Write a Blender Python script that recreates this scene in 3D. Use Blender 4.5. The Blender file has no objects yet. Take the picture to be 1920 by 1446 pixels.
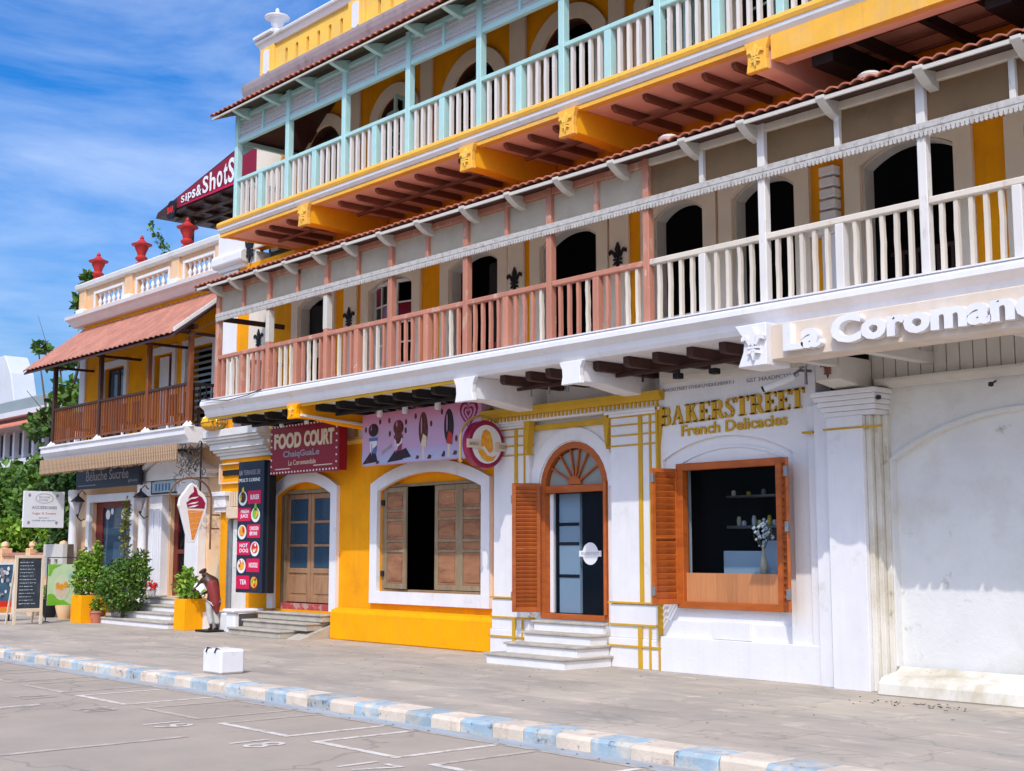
import bpy, math, random
from mathutils import Vector, Matrix
random.seed(7)
R = math.radians
S = bpy.context.scene
COL = S.collection

# ------------------------------------------------------------------ camera
cd = bpy.data.cameras.new('camera'); cam = bpy.data.objects.new('camera', cd); COL.objects.link(cam)
cd.sensor_width = 36.0; cd.lens = 2473.2 / 1920 * 36.0; cd.clip_end = 3000
YAW, PIT = R(41.36), R(7.18)
cam.location = (0, 0, 1.65)
fw = Vector((-math.cos(YAW) * math.cos(PIT), math.sin(YAW) * math.cos(PIT), math.sin(PIT)))
rt = Vector((math.sin(YAW), math.cos(YAW), 0)); up = rt.cross(fw)
cam.rotation_euler = Matrix((rt, up, -fw)).transposed().to_euler()
S.camera = cam

# ------------------------------------------------------------------ world and sun
SUN_TO = Vector((.75, -1.0, 1.45)).normalized()
W = bpy.data.worlds.new('World'); S.world = W; W.use_nodes = True
nt = W.node_tree; nt.nodes.clear()
def wn(t): return nt.nodes.new(t)
out = wn('ShaderNodeOutputWorld'); bg = wn('ShaderNodeBackground'); sky = wn('ShaderNodeTexSky')
sky.sky_type = 'NISHITA'; sky.sun_disc = False
sky.sun_elevation = math.asin(SUN_TO.z); sky.sun_rotation = math.atan2(SUN_TO.x, SUN_TO.y)
sky.air_density = 1.0; sky.dust_density = 4; sky.ozone_density = 3.0
bg.inputs['Strength'].default_value = .15
tc = wn('ShaderNodeTexCoord'); mp = wn('ShaderNodeMapping'); mp.inputs['Scale'].default_value = (1.2, 1.2, 4.2)
mp.inputs['Rotation'].default_value = (.35, .25, .3)
n1 = wn('ShaderNodeTexNoise'); n1.inputs['Scale'].default_value = 2.1; n1.inputs['Detail'].default_value = 9; n1.inputs['Roughness'].default_value = .58; n1.inputs['Distortion'].default_value = .5
cr = wn('ShaderNodeValToRGB'); cr.color_ramp.elements[0].position = .475; cr.color_ramp.elements[1].position = .80
cr.color_ramp.elements[0].color = (0, 0, 0, 1); cr.color_ramp.elements[1].color = (.58, .58, .58, 1)
hs = wn('ShaderNodeHueSaturation'); hs.inputs['Saturation'].default_value = 1.55; hs.inputs['Value'].default_value = 1.05
mx = wn('ShaderNodeMixRGB'); mx.inputs[2].default_value = (5.0,5.6,6.6,1)
ml = wn('ShaderNodeMixRGB'); ml.blend_type = 'MULTIPLY'; ml.inputs[0].default_value = 1; ml.inputs[2].default_value = (.74,.88,1.08,1)
L = nt.links
L.new(tc.outputs['Generated'], mp.inputs[0]); L.new(mp.outputs[0], n1.inputs['Vector']); L.new(n1.outputs['Fac'], cr.inputs[0])
L.new(sky.outputs[0], hs.inputs['Color']); L.new(hs.outputs[0], ml.inputs[1]); L.new(ml.outputs[0], mx.inputs[1]); L.new(cr.outputs[0], mx.inputs[0])
L.new(mx.outputs[0], bg.inputs[0]); L.new(bg.outputs[0], out.inputs[0])
sl = bpy.data.lights.new('sun', 'SUN'); sl.energy = 2.0; sl.angle = R(.5); sl.color = (1, .95, .86)
so = bpy.data.objects.new('sun', sl); COL.objects.link(so); so.rotation_euler = SUN_TO.to_track_quat('Z', 'Y').to_euler(); so.location = (5, -10, 30)
S.view_settings.view_transform = 'Standard'; S.view_settings.look = 'None'; S.view_settings.gamma = 1
S.view_settings.exposure = .38
try: S.view_settings.use_curve_mapping = False
except Exception: pass

# ------------------------------------------------------------------ helpers
def wloc(o): return Vector(o.get('_w', (0, 0, 0))) if o else Vector((0, 0, 0))
WL = {}
def par(o, p):
    o.parent = p
    if p: o.matrix_parent_inverse = Matrix.Translation(-WL.get(p, Vector((0, 0, 0))))
def tag(o, label=None, cat=None, group=None, kind=None):
    if label: o['label'] = label
    if cat: o['category'] = cat
    if group: o['group'] = group
    if kind: o['kind'] = kind
    return o
def thing(name, loc, label, cat, group=None, kind=None):
    o = bpy.data.objects.new(name, None); o.empty_display_size = .2; COL.objects.link(o); o.location = loc
    WL[o] = Vector(loc); return tag(o, label, cat, group, kind)
def inst(src, parent, off):
    """a copy of src shifted by off; world placement is src mesh + off"""
    c = src.copy(); COL.objects.link(c); c.location = Vector(off); WL[c] = Vector(off)
    par(c, parent); return c
def instr(src, parent, off, rot):
    c = inst(src, parent, off); c.rotation_euler = rot; return c
class MB:
    def __init__(s): s.v = []; s.f = []
    def add(s, vs, fs):
        b = len(s.v); s.v += [tuple(v) for v in vs]; s.f += [tuple(i + b for i in f) for f in fs]; return s
    def box(s, x0, x1, y0, y1, z0, z1):
        return s.add([(x0,y0,z0),(x1,y0,z0),(x1,y1,z0),(x0,y1,z0),(x0,y0,z1),(x1,y0,z1),(x1,y1,z1),(x0,y1,z1)],
            [(0,3,2,1),(4,5,6,7),(0,1,5,4),(1,2,6,5),(2,3,7,6),(3,0,4,7)])
    def quad(s, a, b, c, d): return s.add([a, b, c, d], [(0, 1, 2, 3)])
    def fprism(s, pts, fr, n0, n1):
        """2D polygon in frame (O,U,V,N) extruded from n0 to n1 along N"""
        O, U, V, N = fr; n = len(pts)
        A = [O + U*a + V*b + N*n0 for a, b in pts]; B = [O + U*a + V*b + N*n1 for a, b in pts]
        return s.add(A + B, [tuple(range(n))[::-1], tuple(range(n, 2*n))] + [(i, (i+1) % n, n + (i+1) % n, n + i) for i in range(n)])
    def px(s, prof, x0, x1):
        """(y,z) profile run along X"""
        return s.fprism(prof, (Vector((0,0,0)), Vector((0,1,0)), Vector((0,0,1)), Vector((1,0,0))), x0, x1)
    def pxz(s, pts, y0, y1):
        return s.fprism(pts, (Vector((0,0,0)), Vector((1,0,0)), Vector((0,0,1)), Vector((0,1,0))), y0, y1)
    def lathe(s, prof, cx, cy, n=16, cz=0):
        b = []; m = len(prof)
        for i in range(n):
            a = 2*math.pi*i/n
            b += [(cx + r*math.cos(a), cy + r*math.sin(a), cz + z) for r, z in prof]
        f = []
        for i in range(n):
            j = (i+1) % n
            for k in range(m-1): f.append((i*m+k, j*m+k, j*m+k+1, i*m+k+1))
        f.append(tuple(i*m for i in range(n))[::-1]); f.append(tuple(i*m+m-1 for i in range(n)))
        return s.add(b, f)
    def tube(s, pts, r, n=8):
        pts = [Vector(p) for p in pts]; rings = []
        for i, p in enumerate(pts):
            d = (pts[min(i+1, len(pts)-1)] - pts[max(i-1, 0)]).normalized()
            u = d.cross(Vector((0, 0, 1)) if abs(d.z) < .95 else Vector((1, 0, 0))).normalized(); w = d.cross(u)
            rr = r[i] if isinstance(r, (list, tuple)) else r
            rings.append([p + (u*math.cos(2*math.pi*k/n) + w*math.sin(2*math.pi*k/n))*rr for k in range(n)])
        vs = [v for q in rings for v in q]; f = []
        for i in range(len(pts)-1):
            for k in range(n): f.append((i*n+k, i*n+(k+1) % n, (i+1)*n+(k+1) % n, (i+1)*n+k))
        f.append(tuple(range(n))[::-1]); f.append(tuple((len(pts)-1)*n+k for k in range(n)))
        return s.add(vs, f)
    def build(s, name, mat, parent=None, bev=0, smooth=False, kind=None):
        me = bpy.data.meshes.new(name); me.from_pydata(s.v, [], s.f); me.update()
        import bmesh
        bm = bmesh.new(); bm.from_mesh(me); bmesh.ops.recalc_face_normals(bm, faces=bm.faces)
        if bev:
            es = [e for e in bm.edges if len(e.link_faces) == 2 and e.calc_face_angle(0) > .6]
            bmesh.ops.bevel(bm, geom=es, offset=bev, segments=1, profile=.5, affect='EDGES', clamp_overlap=True)
        bm.to_mesh(me); bm.free()
        me.materials.append(mat)
        if smooth:
            for p in me.polygons: p.use_smooth = True
            try: me.set_sharp_from_angle(angle=R(40))
            except Exception: pass
        o = bpy.data.objects.new(name, me); COL.objects.link(o); par(o, parent)
        if kind: o['kind'] = kind
        return o
def box(name, x0, x1, y0, y1, z0, z1, mat, parent=None, bev=.006): return MB().box(x0,x1,y0,y1,z0,z1).build(name, mat, parent, bev)
FY = lambda x, y, z: (Vector((x, y, z)), Vector((1,0,0)), Vector((0,0,1)), Vector((0,-1,0)))   # frame facing the street
FX = lambda x, y, z: (Vector((x, y, z)), Vector((0,1,0)), Vector((0,0,1)), Vector((1,0,0)))    # frame facing +X
def arc_pts(x0, x1, zap, rise, n=14):
    w = (x1-x0)/2; cx = (x0+x1)/2
    if rise <= .001: return [(x0, zap), (x1, zap)]
    rise = min(rise, w*.9999); Rr = (w*w + rise*rise)/(2*rise)
    a0 = math.asin(min(1, w/Rr))
    return [(cx + Rr*math.sin(-a0 + 2*a0*i/n), zap - Rr + Rr*math.cos(-a0 + 2*a0*i/n)) for i in range(n+1)]
def wall(mb, x0, x1, z0, z1, y0, t, holes):
    cur = x0; y1 = y0 + t
    def strip(a, b, c, d):
        mb.quad((a,y0,c),(b,y0,c),(b,y0,d),(a,y0,d)); mb.quad((a,y1,c),(a,y1,d),(b,y1,d),(b,y1,c))
    for (a, b, zb, zap, rise) in sorted(holes):
        if a > cur: strip(cur, a, z0, z1)
        if zb > z0: strip(a, b, z0, zb); mb.quad((a,y0,zb),(b,y0,zb),(b,y1,zb),(a,y1,zb))
        P = arc_pts(a, b, zap, rise)
        for (p, q) in zip(P, P[1:]):
            for yy in (y0, y1): mb.quad((p[0],yy,p[1]),(q[0],yy,q[1]),(q[0],yy,z1),(p[0],yy,z1))
            mb.quad((p[0],y0,p[1]),(q[0],y0,q[1]),(q[0],y1,q[1]),(p[0],y1,p[1]))
        zs = P[0][1]; zt = P[-1][1]
        mb.quad((a,y0,zb),(a,y0,zs),(a,y1,zs),(a,y1,zb)); mb.quad((b,y0,zb),(b,y1,zb),(b,y1,zt),(b,y0,zt))
        cur = b
    if cur < x1: strip(cur, x1, z0, z1)
    mb.quad((x0,y0,z0),(x0,y1,z0),(x0,y1,z1),(x0,y0,z1)); mb.quad((x1,y0,z0),(x1,y0,z1),(x1,y1,z1),(x1,y1,z0))
    mb.quad((x0,y0,z1),(x1,y0,z1),(x1,y1,z1),(x0,y1,z1))
    return mb
def archframe(mb, x0, x1, zb, zap, rise, w, y0, y1, sill=0):
    P = [(x0, zb)] + arc_pts(x0, x1, zap, rise) + [(x1, zb)]
    Q = [(x0-w, zb)] + arc_pts(x0-w, x1+w, zap+w, rise + (.35*w if rise else 0), 14) + [(x1+w, zb)]
    n = len(P)
    for i in range(n-1):
        a, b, c, d = P[i], P[i+1], Q[i+1], Q[i]
        mb.quad((a[0],y0,a[1]),(b[0],y0,b[1]),(c[0],y0,c[1]),(d[0],y0,d[1]))
        mb.quad((a[0],y1,a[1]),(b[0],y1,b[1]),(b[0],y0,b[1]),(a[0],y0,a[1]))
        mb.quad((d[0],y0,d[1]),(c[0],y0,c[1]),(c[0],y1,c[1]),(d[0],y1,d[1]))
    for a, d in ((P[0], Q[0]), (P[-1], Q[-1])): mb.quad((a[0],y0,a[1]),(d[0],y0,d[1]),(d[0],y1,d[1]),(a[0],y1,a[1]))
    if sill: mb.box(x0-w, x1+w, y0-.003, y1, zb-sill, zb)
    return mb
def circ(cx, cz, r, n=24, rz=None): return [(cx + r*math.cos(2*math.pi*i/n), cz + (rz or r)*math.sin(2*math.pi*i/n)) for i in range(n)]
_fc = {}
def text(body, fr, w, h, mat, parent=None, depth=.01, bold=0.0, name='lettering', n0=.0, serif=False, shear=0, ext=None):
    cu = bpy.data.curves.new('t', 'FONT'); cu.body = body; cu.size = 1; cu.extrude = .5; cu.offset = bold; cu.resolution_u = 3; cu.shear = shear
    o = bpy.data.objects.new('t', cu); COL.objects.link(o)
    dg = bpy.context.evaluated_depsgraph_get(); me = bpy.data.meshes.new_from_object(o.evaluated_get(dg))
    bpy.data.objects.remove(o); bpy.data.curves.remove(cu)
    xs = [v.co.x for v in me.vertices]; ys = [v.co.y for v in me.vertices]
    a, b, c, d = min(xs), max(xs), min(ys), max(ys)
    O, U, V, N = fr
    for v in me.vertices:
        p = v.co.copy(); v.co = O + U*((p.x-a)/(b-a)*w) + V*((p.y-c)/(d-c)*h) + N*(n0 + (p.z+.5)*depth)
    me.materials.clear(); me.materials.append(mat)
    o = bpy.data.objects.new(name, me); COL.objects.link(o); par(o, parent); return o
def glyph_text(word, fr, w, h, mat, parent, depth=.03, name='letter'):
    """thick slab-serif capitals from strokes"""
    G = {'B': (['V0','H0','H5','H1','R05','R51'],.72), 'A': ([],.8), 'K': (['V0'],.8), 'E': (['V0','H0','H5s','H1'],.68), 'R': (['V0','H1','H5','R51'],.78),
         'S': ([],.62), 'T': ([],.74)}
    tot = sum(G[c][1] for c in word) + .06*(len(word)-1); k = w/tot; x = 0
    O, U, V, N = fr
    for c in word:
        gw = G[c][1]*k; mb = MB(); st = .24*k; th = .10*h
        def P(pts): mb.fprism([(x+a, b) for a, b in pts], fr, 0, depth)
        def bar(a, b, c_, d): P([(a,c_),(b,c_),(b,d),(a,d)])
        def serif(cx, z, ww): bar(max(0, cx-ww/2), min(gw, cx+ww/2), z, z+.07*h)
        if c in 'BERK':
            bar(.09*k, .09*k+st, 0, h); serif(.09*k+st/2, 0, st*1.75); serif(.09*k+st/2, h-.07*h, st*1.75)
        if c == 'E':
            bar(.2*k, gw, 0, th); bar(.2*k, gw, h-th, h); bar(.2*k, gw*.75, h*.46, h*.46+th)
            bar(gw-.07*k, gw, 0, h*.26); bar(gw-.07*k, gw, h*.74, h); bar(gw*.75-.05*k, gw*.75, h*.38, h*.62)
        if c in 'BR':
            def bowl(z0, z1, xe):
                r = (z1-z0)/2; zc = (z0+z1)/2; n = 10; xx = xe - r*.75
                po = [(.2*k, z0)] + [(xx + (xe-xx)*math.cos(a), zc + r*math.sin(a)) for a in [(-math.pi/2 + math.pi*i/n) for i in range(n+1)]] + [(.2*k, z1)]
                pi_ = [(.2*k, z0+th)] + [(xx + (xe-xx-st*.85)*math.cos(a), zc + (r-th)*math.sin(a)) for a in [(-math.pi/2 + math.pi*i/n) for i in range(n+1)]] + [(.2*k, z1-th)]
                for i in range(len(po)-1): P([po[i], po[i+1], pi_[i+1], pi_[i]])
            if c == 'B': bowl(0, h*.54, gw); bowl(h*.47, h, gw*.94)
            else:
                bowl(h*.44, h, gw*.9); P([(gw*.42, h*.5), (gw*.72, h*.5), (gw, .03*h), (gw, 0), (gw*.74, 0)])
        if c == 'K':
            P([(.3*k, h*.36), (.3*k, h*.5), (gw*.72, h), (gw*.88, h)]); P([(gw*.42, h*.6), (gw*.62, h*.68), (gw, 0), (gw*.7, 0)])
            serif(gw*.82, h-.07*h, st*1.2); serif(gw*.86, 0, st*1.4)
        if c == 'A':
            P([(.06*k, 0), (.13*k, 0), (gw*.52, h), (gw*.44, h)]); P([(gw*.42, h), (gw*.58, h), (gw*.94, 0), (gw*.66, 0)])
            bar(gw*.25, gw*.72, h*.28, h*.28+th*.9); serif(.1*k, 0, st*1.2); serif(gw*.82, 0, st*1.6)
        if c == 'T':
            bar(gw/2-st/2, gw/2+st/2, 0, h); bar(0, gw, h-th, h); bar(0, .07*k, h*.72, h); bar(gw-.07*k, gw, h*.72, h); serif(gw/2, 0, st*1.8)
        if c == 'S':
            pts = [(gw*.93,h*.78),(gw*.75,h*.93),(gw*.5,h*.955),(gw*.24,h*.87),(gw*.2,h*.72),(gw*.38,h*.58),(gw*.66,h*.44),(gw*.82,h*.28),(gw*.74,h*.1),(gw*.5,h*.045),(gw*.24,h*.08),(gw*.07,h*.26)]
            ww = [.03,.045,.06,.09,.12,.13,.13,.12,.09,.06,.045,.03]
            for i in range(len(pts)-1):
                (a, b), (c2, d) = pts[i], pts[i+1]; dx, dz = c2-a, d-b; l = math.hypot(dx, dz); nx, nz = -dz/l, dx/l
                w0, w1 = ww[i]*h*.85, ww[i+1]*h*.85
                P([(a-nx*w0, b-nz*w0), (c2-nx*w1, d-nz*w1), (c2+nx*w1, d+nz*w1), (a+nx*w0, b+nz*w0)])
            bar(gw*.86, gw*.93, h*.7, h); bar(gw*.05, gw*.12, 0, h*.3)
        mb.build(name, mat, parent); x += gw + .06*k

# ------------------------------------------------------------------ materials
def srgb(h):
    h = h.lstrip('#'); c = [int(h[i:i+2], 16)/255 for i in (0, 2, 4)]
    return tuple(x/12.92 if x <= .04045 else ((x+.055)/1.055)**2.4 for x in c) + (1,)
MT = {}
def mat(name, c, rough=.7, var=.12, scale=3.0, bump=.15, bscale=40, c2=None, m2=(.55, .68), s2=2.5, stretch=(1,1,1), metal=0, spec=.3, isl=0, rnd=0, c3=None, m3=(.6,.7), s3=14, coat=0, streak=None, crack=None, joints=None):
    m = bpy.data.materials.new(name); m.use_nodes = True; t = m.node_tree; b = t.nodes['Principled BSDF']
    c = srgb(c) if isinstance(c, str) else tuple(c) + (1,)
    N = t.nodes.new; K = t.links.new
    tcn = N('ShaderNodeTexCoord'); mpn = N('ShaderNodeMapping'); mpn.inputs['Scale'].default_value = stretch
    K(tcn.outputs['Object'], mpn.inputs[0])
    def noise(sc, det=6, ro=.6):
        n = N('ShaderNodeTexNoise'); n.inputs['Scale'].default_value = sc; n.inputs['Detail'].default_value = det; n.inputs['Roughness'].default_value = ro
        K(mpn.outputs[0], n.inputs['Vector']); return n
    n1 = noise(scale)
    mr = N('ShaderNodeMapRange'); mr.inputs[1].default_value = .3; mr.inputs[2].default_value = .7; mr.inputs[3].default_value = 1-var; mr.inputs[4].default_value = 1+var
    K(n1.outputs['Fac'], mr.inputs[0]); val = mr.outputs[0]
    if isl or rnd:
        g = N('ShaderNodeNewGeometry') if isl else N('ShaderNodeObjectInfo'); o_ = g.outputs['Random Per Island'] if isl else g.outputs['Random']
        k = isl or rnd
        r2 = N('ShaderNodeMapRange'); r2.inputs[3].default_value = 1-k; r2.inputs[4].default_value = 1+k; K(o_, r2.inputs[0])
        mm = N('ShaderNodeMath'); mm.operation = 'MULTIPLY'; K(val, mm.inputs[0]); K(r2.outputs[0], mm.inputs[1]); val = mm.outputs[0]
    base = N('ShaderNodeRGB'); base.outputs[0].default_value = c; col = base.outputs[0]
    def over(col, cc, rng, sc):
        nn = noise(sc, 8, .65); ramp = N('ShaderNodeMapRange'); ramp.inputs[1].default_value = rng[0]; ramp.inputs[2].default_value = rng[1]; K(nn.outputs['Fac'], ramp.inputs[0])
        mixn = N('ShaderNodeMixRGB'); K(ramp.outputs[0], mixn.inputs[0]); K(col, mixn.inputs[1]); mixn.inputs[2].default_value = srgb(cc) if isinstance(cc, str) else tuple(cc)+(1,)
        return mixn.outputs[0]
    if c2: col = over(col, c2, m2, s2)
    if c3: col = over(col, c3, m3, s3)
    def mask_over(col, fac, cc, amt):
        mm = N('ShaderNodeMath'); mm.operation = 'MULTIPLY'; K(fac, mm.inputs[0]); mm.inputs[1].default_value = amt
        mixn = N('ShaderNodeMixRGB'); K(mm.outputs[0], mixn.inputs[0]); K(col, mixn.inputs[1]); mixn.inputs[2].default_value = tuple(cc)+(1,); return mixn.outputs[0]
    def rng(sock, a, b):
        q = N('ShaderNodeMapRange'); q.inputs[1].default_value = a; q.inputs[2].default_value = b; K(sock, q.inputs[0]); return q.outputs[0]
    if streak:
        m2_ = N('ShaderNodeMapping'); m2_.inputs['Scale'].default_value = (7, 7, .45); K(tcn.outputs['Object'], m2_.inputs[0])
        ns = N('ShaderNodeTexNoise'); ns.inputs['Scale'].default_value = 1.3; ns.inputs['Detail'].default_value = 7; ns.inputs['Roughness'].default_value = .7; K(m2_.outputs[0], ns.inputs['Vector'])
        col = mask_over(col, rng(ns.outputs['Fac'], .5, .72), streak[0], streak[1])
        nf = N('ShaderNodeTexNoise'); nf.inputs['Scale'].default_value = 26; nf.inputs['Detail'].default_value = 5; K(tcn.outputs['Object'], nf.inputs['Vector'])
        col = mask_over(col, rng(nf.outputs['Fac'], .62, .70), streak[0], streak[1]*.6)
    if crack:
        nz = N('ShaderNodeTexNoise'); nz.inputs['Scale'].default_value = 1.7; nz.inputs['Detail'].default_value = 6; K(tcn.outputs['Object'], nz.inputs['Vector'])
        av = N('ShaderNodeVectorMath'); av.operation = 'MULTIPLY_ADD'; K(nz.outputs['Color'], av.inputs[0]); av.inputs[1].default_value = (1.1,1.1,1.1); K(tcn.outputs['Object'], av.inputs[2])
        vo = N('ShaderNodeTexVoronoi'); vo.feature = 'DISTANCE_TO_EDGE'; vo.inputs['Scale'].default_value = crack[0]; K(av.outputs[0], vo.inputs['Vector'])
        iv = N('ShaderNodeMath'); iv.operation = 'SUBTRACT'; iv.inputs[0].default_value = 1; K(rng(vo.outputs['Distance'], .0, crack[1]), iv.inputs[1])
        col = mask_over(col, iv.outputs[0], crack[2], crack[3])
    if joints:
        bt = N('ShaderNodeTexBrick'); bt.inputs['Scale'].default_value = 1; bt.inputs['Brick Width'].default_value = joints[0]; bt.inputs['Row Height'].default_value = joints[1]; bt.inputs['Mortar Size'].default_value = .012; bt.inputs['Mortar Smooth'].default_value = .6
        bt.inputs['Color1'].default_value = (.91,.91,.91,1); bt.inputs['Color2'].default_value = (1.07,1.06,1.04,1); bt.inputs['Mortar'].default_value = (.80,.78,.76,1); K(tcn.outputs['Object'], bt.inputs['Vector'])
        mj = N('ShaderNodeMixRGB'); mj.blend_type = 'MULTIPLY'; mj.inputs[0].default_value = 1; K(col, mj.inputs[1]); K(bt.outputs['Color'], mj.inputs[2]); col = mj.outputs[0]
    vm = N('ShaderNodeVectorMath'); vm.operation = 'SCALE'; K(col, vm.inputs[0]); K(val, vm.inputs['Scale'])
    K(vm.outputs[0], b.inputs['Base Color'])
    b.inputs['Roughness'].default_value = rough; b.inputs['Metallic'].default_value = metal; b.inputs['Specular IOR Level'].default_value = spec
    if coat: b.inputs['Coat Weight'].default_value = coat
    if bump:
        nb = noise(bscale, 4); bp = N('ShaderNodeBump'); bp.inputs['Strength'].default_value = bump; bp.inputs['Distance'].default_value = .02
        K(nb.outputs['Fac'], bp.inputs['Height']); K(bp.outputs[0], b.inputs['Normal'])
    MT[name] = m; return m
M_white = mat('white_plaster', (.78,.76,.76), .8, .04, 1.5, .2, 18, streak=((.56,.52,.46), .15), c2=(.66,.65,.64), m2=(.6,.8), s2=1.1)
M_wtrim = mat('white_trim', (.78,.76,.77), .65, .05, 2, .1, 30, streak=((.56,.52,.46), .17), c2=(.62,.60,.56), m2=(.6,.78), s2=3)
M_wold = mat('weathered_white', (.72,.71,.69), .85, .06, 1.2, .3, 18, c2=(.60,.57,.50), m2=(.5,.72), s2=.9, c3=(.42,.40,.32), m3=(.64,.74), s3=3.5)
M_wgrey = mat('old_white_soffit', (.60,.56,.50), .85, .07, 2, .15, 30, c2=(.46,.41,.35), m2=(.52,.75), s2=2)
M_yel = mat('ochre_plaster', (.90,.355,.006), .85, .07, 1.3, .2, 20, spec=.1, streak=((.52,.25,.05), .35), c2=(.76,.29,.008), m2=(.5,.75), s2=1.6)
M_yel2 = mat('bright_yellow_paint', (.95,.39,.003), .8, .06, 1.4, .2, 20, spec=.1, streak=((.62,.30,.06), .30), c2=(.86,.33,.004), m2=(.52,.76), s2=2.2)
M_yel3 = mat('light_yellow_plaster', (.92,.56,.10), .8, .06, 1.5, .1, 30, c2=(.76,.50,.16), m2=(.5,.7), s2=2)
M_gold = mat('mustard_trim', (.58,.33,.02), .6, .08, 5, .06, 40)
M_peach = mat('peach_plaster', (.78,.47,.25), .8, .05, 2, .08, 30, c2=(.76,.58,.38), m2=(.45,.65), s2=1.5)
M_pink = mat('salmon_painted_wood', (.50,.21,.14), .6, .10, 4, .12, 40, c2=(.62,.42,.33), m2=(.56,.68), s2=3.2, c3=(.62,.56,.50), m3=(.66,.70), s3=11, stretch=(1,1,.45), rnd=.06)
M_cream = mat('cream_painted_wood', (.68,.60,.50), .65, .07, 4, .1, 40, c2=(.60,.42,.34), m2=(.62,.70), s2=7, stretch=(1,1,.4), rnd=.06)
M_wood_w = mat('white_painted_wood', (.70,.66,.62), .6, .06, 4, .1, 40, c2=(.52,.45,.38), m2=(.6,.72), s2=8, stretch=(1,1,.35), rnd=.04)
M_panel2 = mat('brown_board', (.21,.125,.06), .75, .08, 2, .05, 30, c2=(.16,.09,.045), m2=(.5,.7), s2=1.4)
M_panel = mat('grey_cream_board', (.46,.385,.29), .75, .08, 2, .05, 30, c2=(.38,.31,.23), m2=(.5,.7), s2=1.4)
M_mint = mat('mint_paint', (.44,.68,.66), .5, .05, 4, .05, 40, rnd=.03)
M_mslat = mat('pale_slat', (.62,.60,.60), .6, .05, 4, .04, 40, rnd=.05)
M_soff = mat('bounce_pink_soffit', (.90,.54,.42), .8, .05, 2, .08, 30, c2=(.86,.60,.50), m2=(.45,.7), s2=2)  # pink in the colour stands in for light bounced off the tiles
M_joist = mat('brown_joist', (.20,.085,.055), .7, .2, 5, .2, 30, stretch=(1,.2,1), rnd=.2)
M_jblk = mat('black_joist', (.012,.011,.012), .6, .2, 5, .15, 30)
M_jred = mat('dark_red_joist', (.055,.022,.018), .6, .2, 5, .15, 30, rnd=.15)
M_tile = mat('terracotta_tile', (.56,.19,.115), .75, .12, 4, .2, 30, rnd=.16, c2=(.34,.13,.09), m2=(.55,.75), s2=3)
M_tile2 = mat('pale_terracotta_tile', (.45,.19,.13), .75, .10, 4, .2, 30, rnd=.13, c2=(.42,.21,.16), m2=(.55,.75), s2=3)
M_slate = mat('grey_mauve_cement', (.36,.30,.31), .85, .12, 3, .2, 25, c2=(.22,.19,.19), m2=(.55,.75), s2=4)
M_bwood = mat('brown_balcony_wood', (.25,.075,.025), .5, .15, 5, .1, 30, stretch=(1,1,.25), rnd=.15, c2=(.12,.035,.015), m2=(.5,.7), s2=5)
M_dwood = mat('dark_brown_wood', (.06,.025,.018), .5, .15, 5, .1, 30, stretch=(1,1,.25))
M_orange = mat('varnished_orange_wood', (.42,.098,.014), .4, .16, 6, .05, 40, stretch=(.35,1,1.6), rnd=.10, spec=.4, c2=(.30,.058,.012), m2=(.5,.75), s2=5)
M_olive = mat('weathered_shutter_frame', (.26,.19,.11), .8, .16, 7, .3, 60, stretch=(1,1,.3), c2=(.34,.27,.19), m2=(.5,.7), s2=6, c3=(.20,.10,.05), m3=(.6,.7), s3=12)
M_opan = mat('weathered_shutter_panel', (.36,.165,.08), .75, .16, 7, .25, 60, stretch=(.4,1,1.4), rnd=.12, c2=(.24,.10,.055), m2=(.48,.66), s2=5, c3=(.50,.40,.30), m3=(.66,.72), s3=16)
M_oakd = mat('old_oak_door', (.36,.20,.105), .7, .14, 6, .2, 50, stretch=(1,1,.3), c2=(.26,.12,.06), m2=(.5,.7), s2=4)
M_red = mat('red_door_wood', (.16,.025,.018), .45, .12, 6, .06, 40, stretch=(1,1,.3))
M_black = mat('near_black', (.012,.012,.014), .5, .1, 5, 0)
M_iron = mat('dark_iron', (.03,.028,.028), .5, .2, 9, .1, 60, metal=.4)
M_grey = mat('grey_metal', (.30,.31,.32), .4, .1, 9, .05, 60, metal=.6)
M_maroon = mat('maroon_print', (.26,.008,.022), .4, .05, 3, 0)
M_crim = mat('crimson_print', (.62,.006,.07), .45, .05, 3, 0)
M_navy = mat('navy_print', (.012,.02,.04), .4, .1, 3, 0)
M_cpr = mat('cream_print', (.72,.58,.42), .5, .05, 5, 0)
M_wpr = mat('white_print', (.80,.79,.80), .45, .03, 5, 0)
M_gpr = mat('grey_print', (.33,.30,.33), .45, .05, 5, 0)
M_lil = mat('lilac_print', (.56,.35,.54), .4, .03, 2, 0)
M_pinkp = mat('pink_print', (.56,.27,.45), .4, .05, 2, 0)
M_choc = mat('brown_print', (.14,.035,.02), .5, .25, 18, 0, c2=(.06,.015,.015), m2=(.45,.6), s2=20)
M_dchoc = mat('dark_brown_print', (.03,.012,.02), .5, .2, 18, 0)
M_ora = mat('orange_print', (.85,.33,.03), .5, .12, 12, 0, c2=(.80,.46,.05), m2=(.45,.6), s2=9)
M_wafer = mat('wafer_orange_print', (.80,.24,.03), .5, .18, 40, 0, c2=(.72,.38,.10), m2=(.5,.6), s2=30)
M_green = mat('green_print', (.20,.52,.04), .5, .1, 3, 0)
M_lgreen = mat('pale_green_print', (.56,.72,.42), .5, .06, 3, 0)
M_redp = mat('red_print', (.70,.03,.02), .5, .15, 12, 0)
M_yelp = mat('yellow_print', (.80,.55,.06), .5, .15, 12, 0)
M_blup = mat('blue_print', (.08,.16,.38), .5, .15, 12, 0)
M_wine = mat('wine_red_print', (.28,.004,.055), .35, .1, 9, 0, coat=.3)
M_gilt = mat('gilt_metal', (.62,.42,.14), .3, .1, 9, .03, 40, metal=.7)
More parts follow.
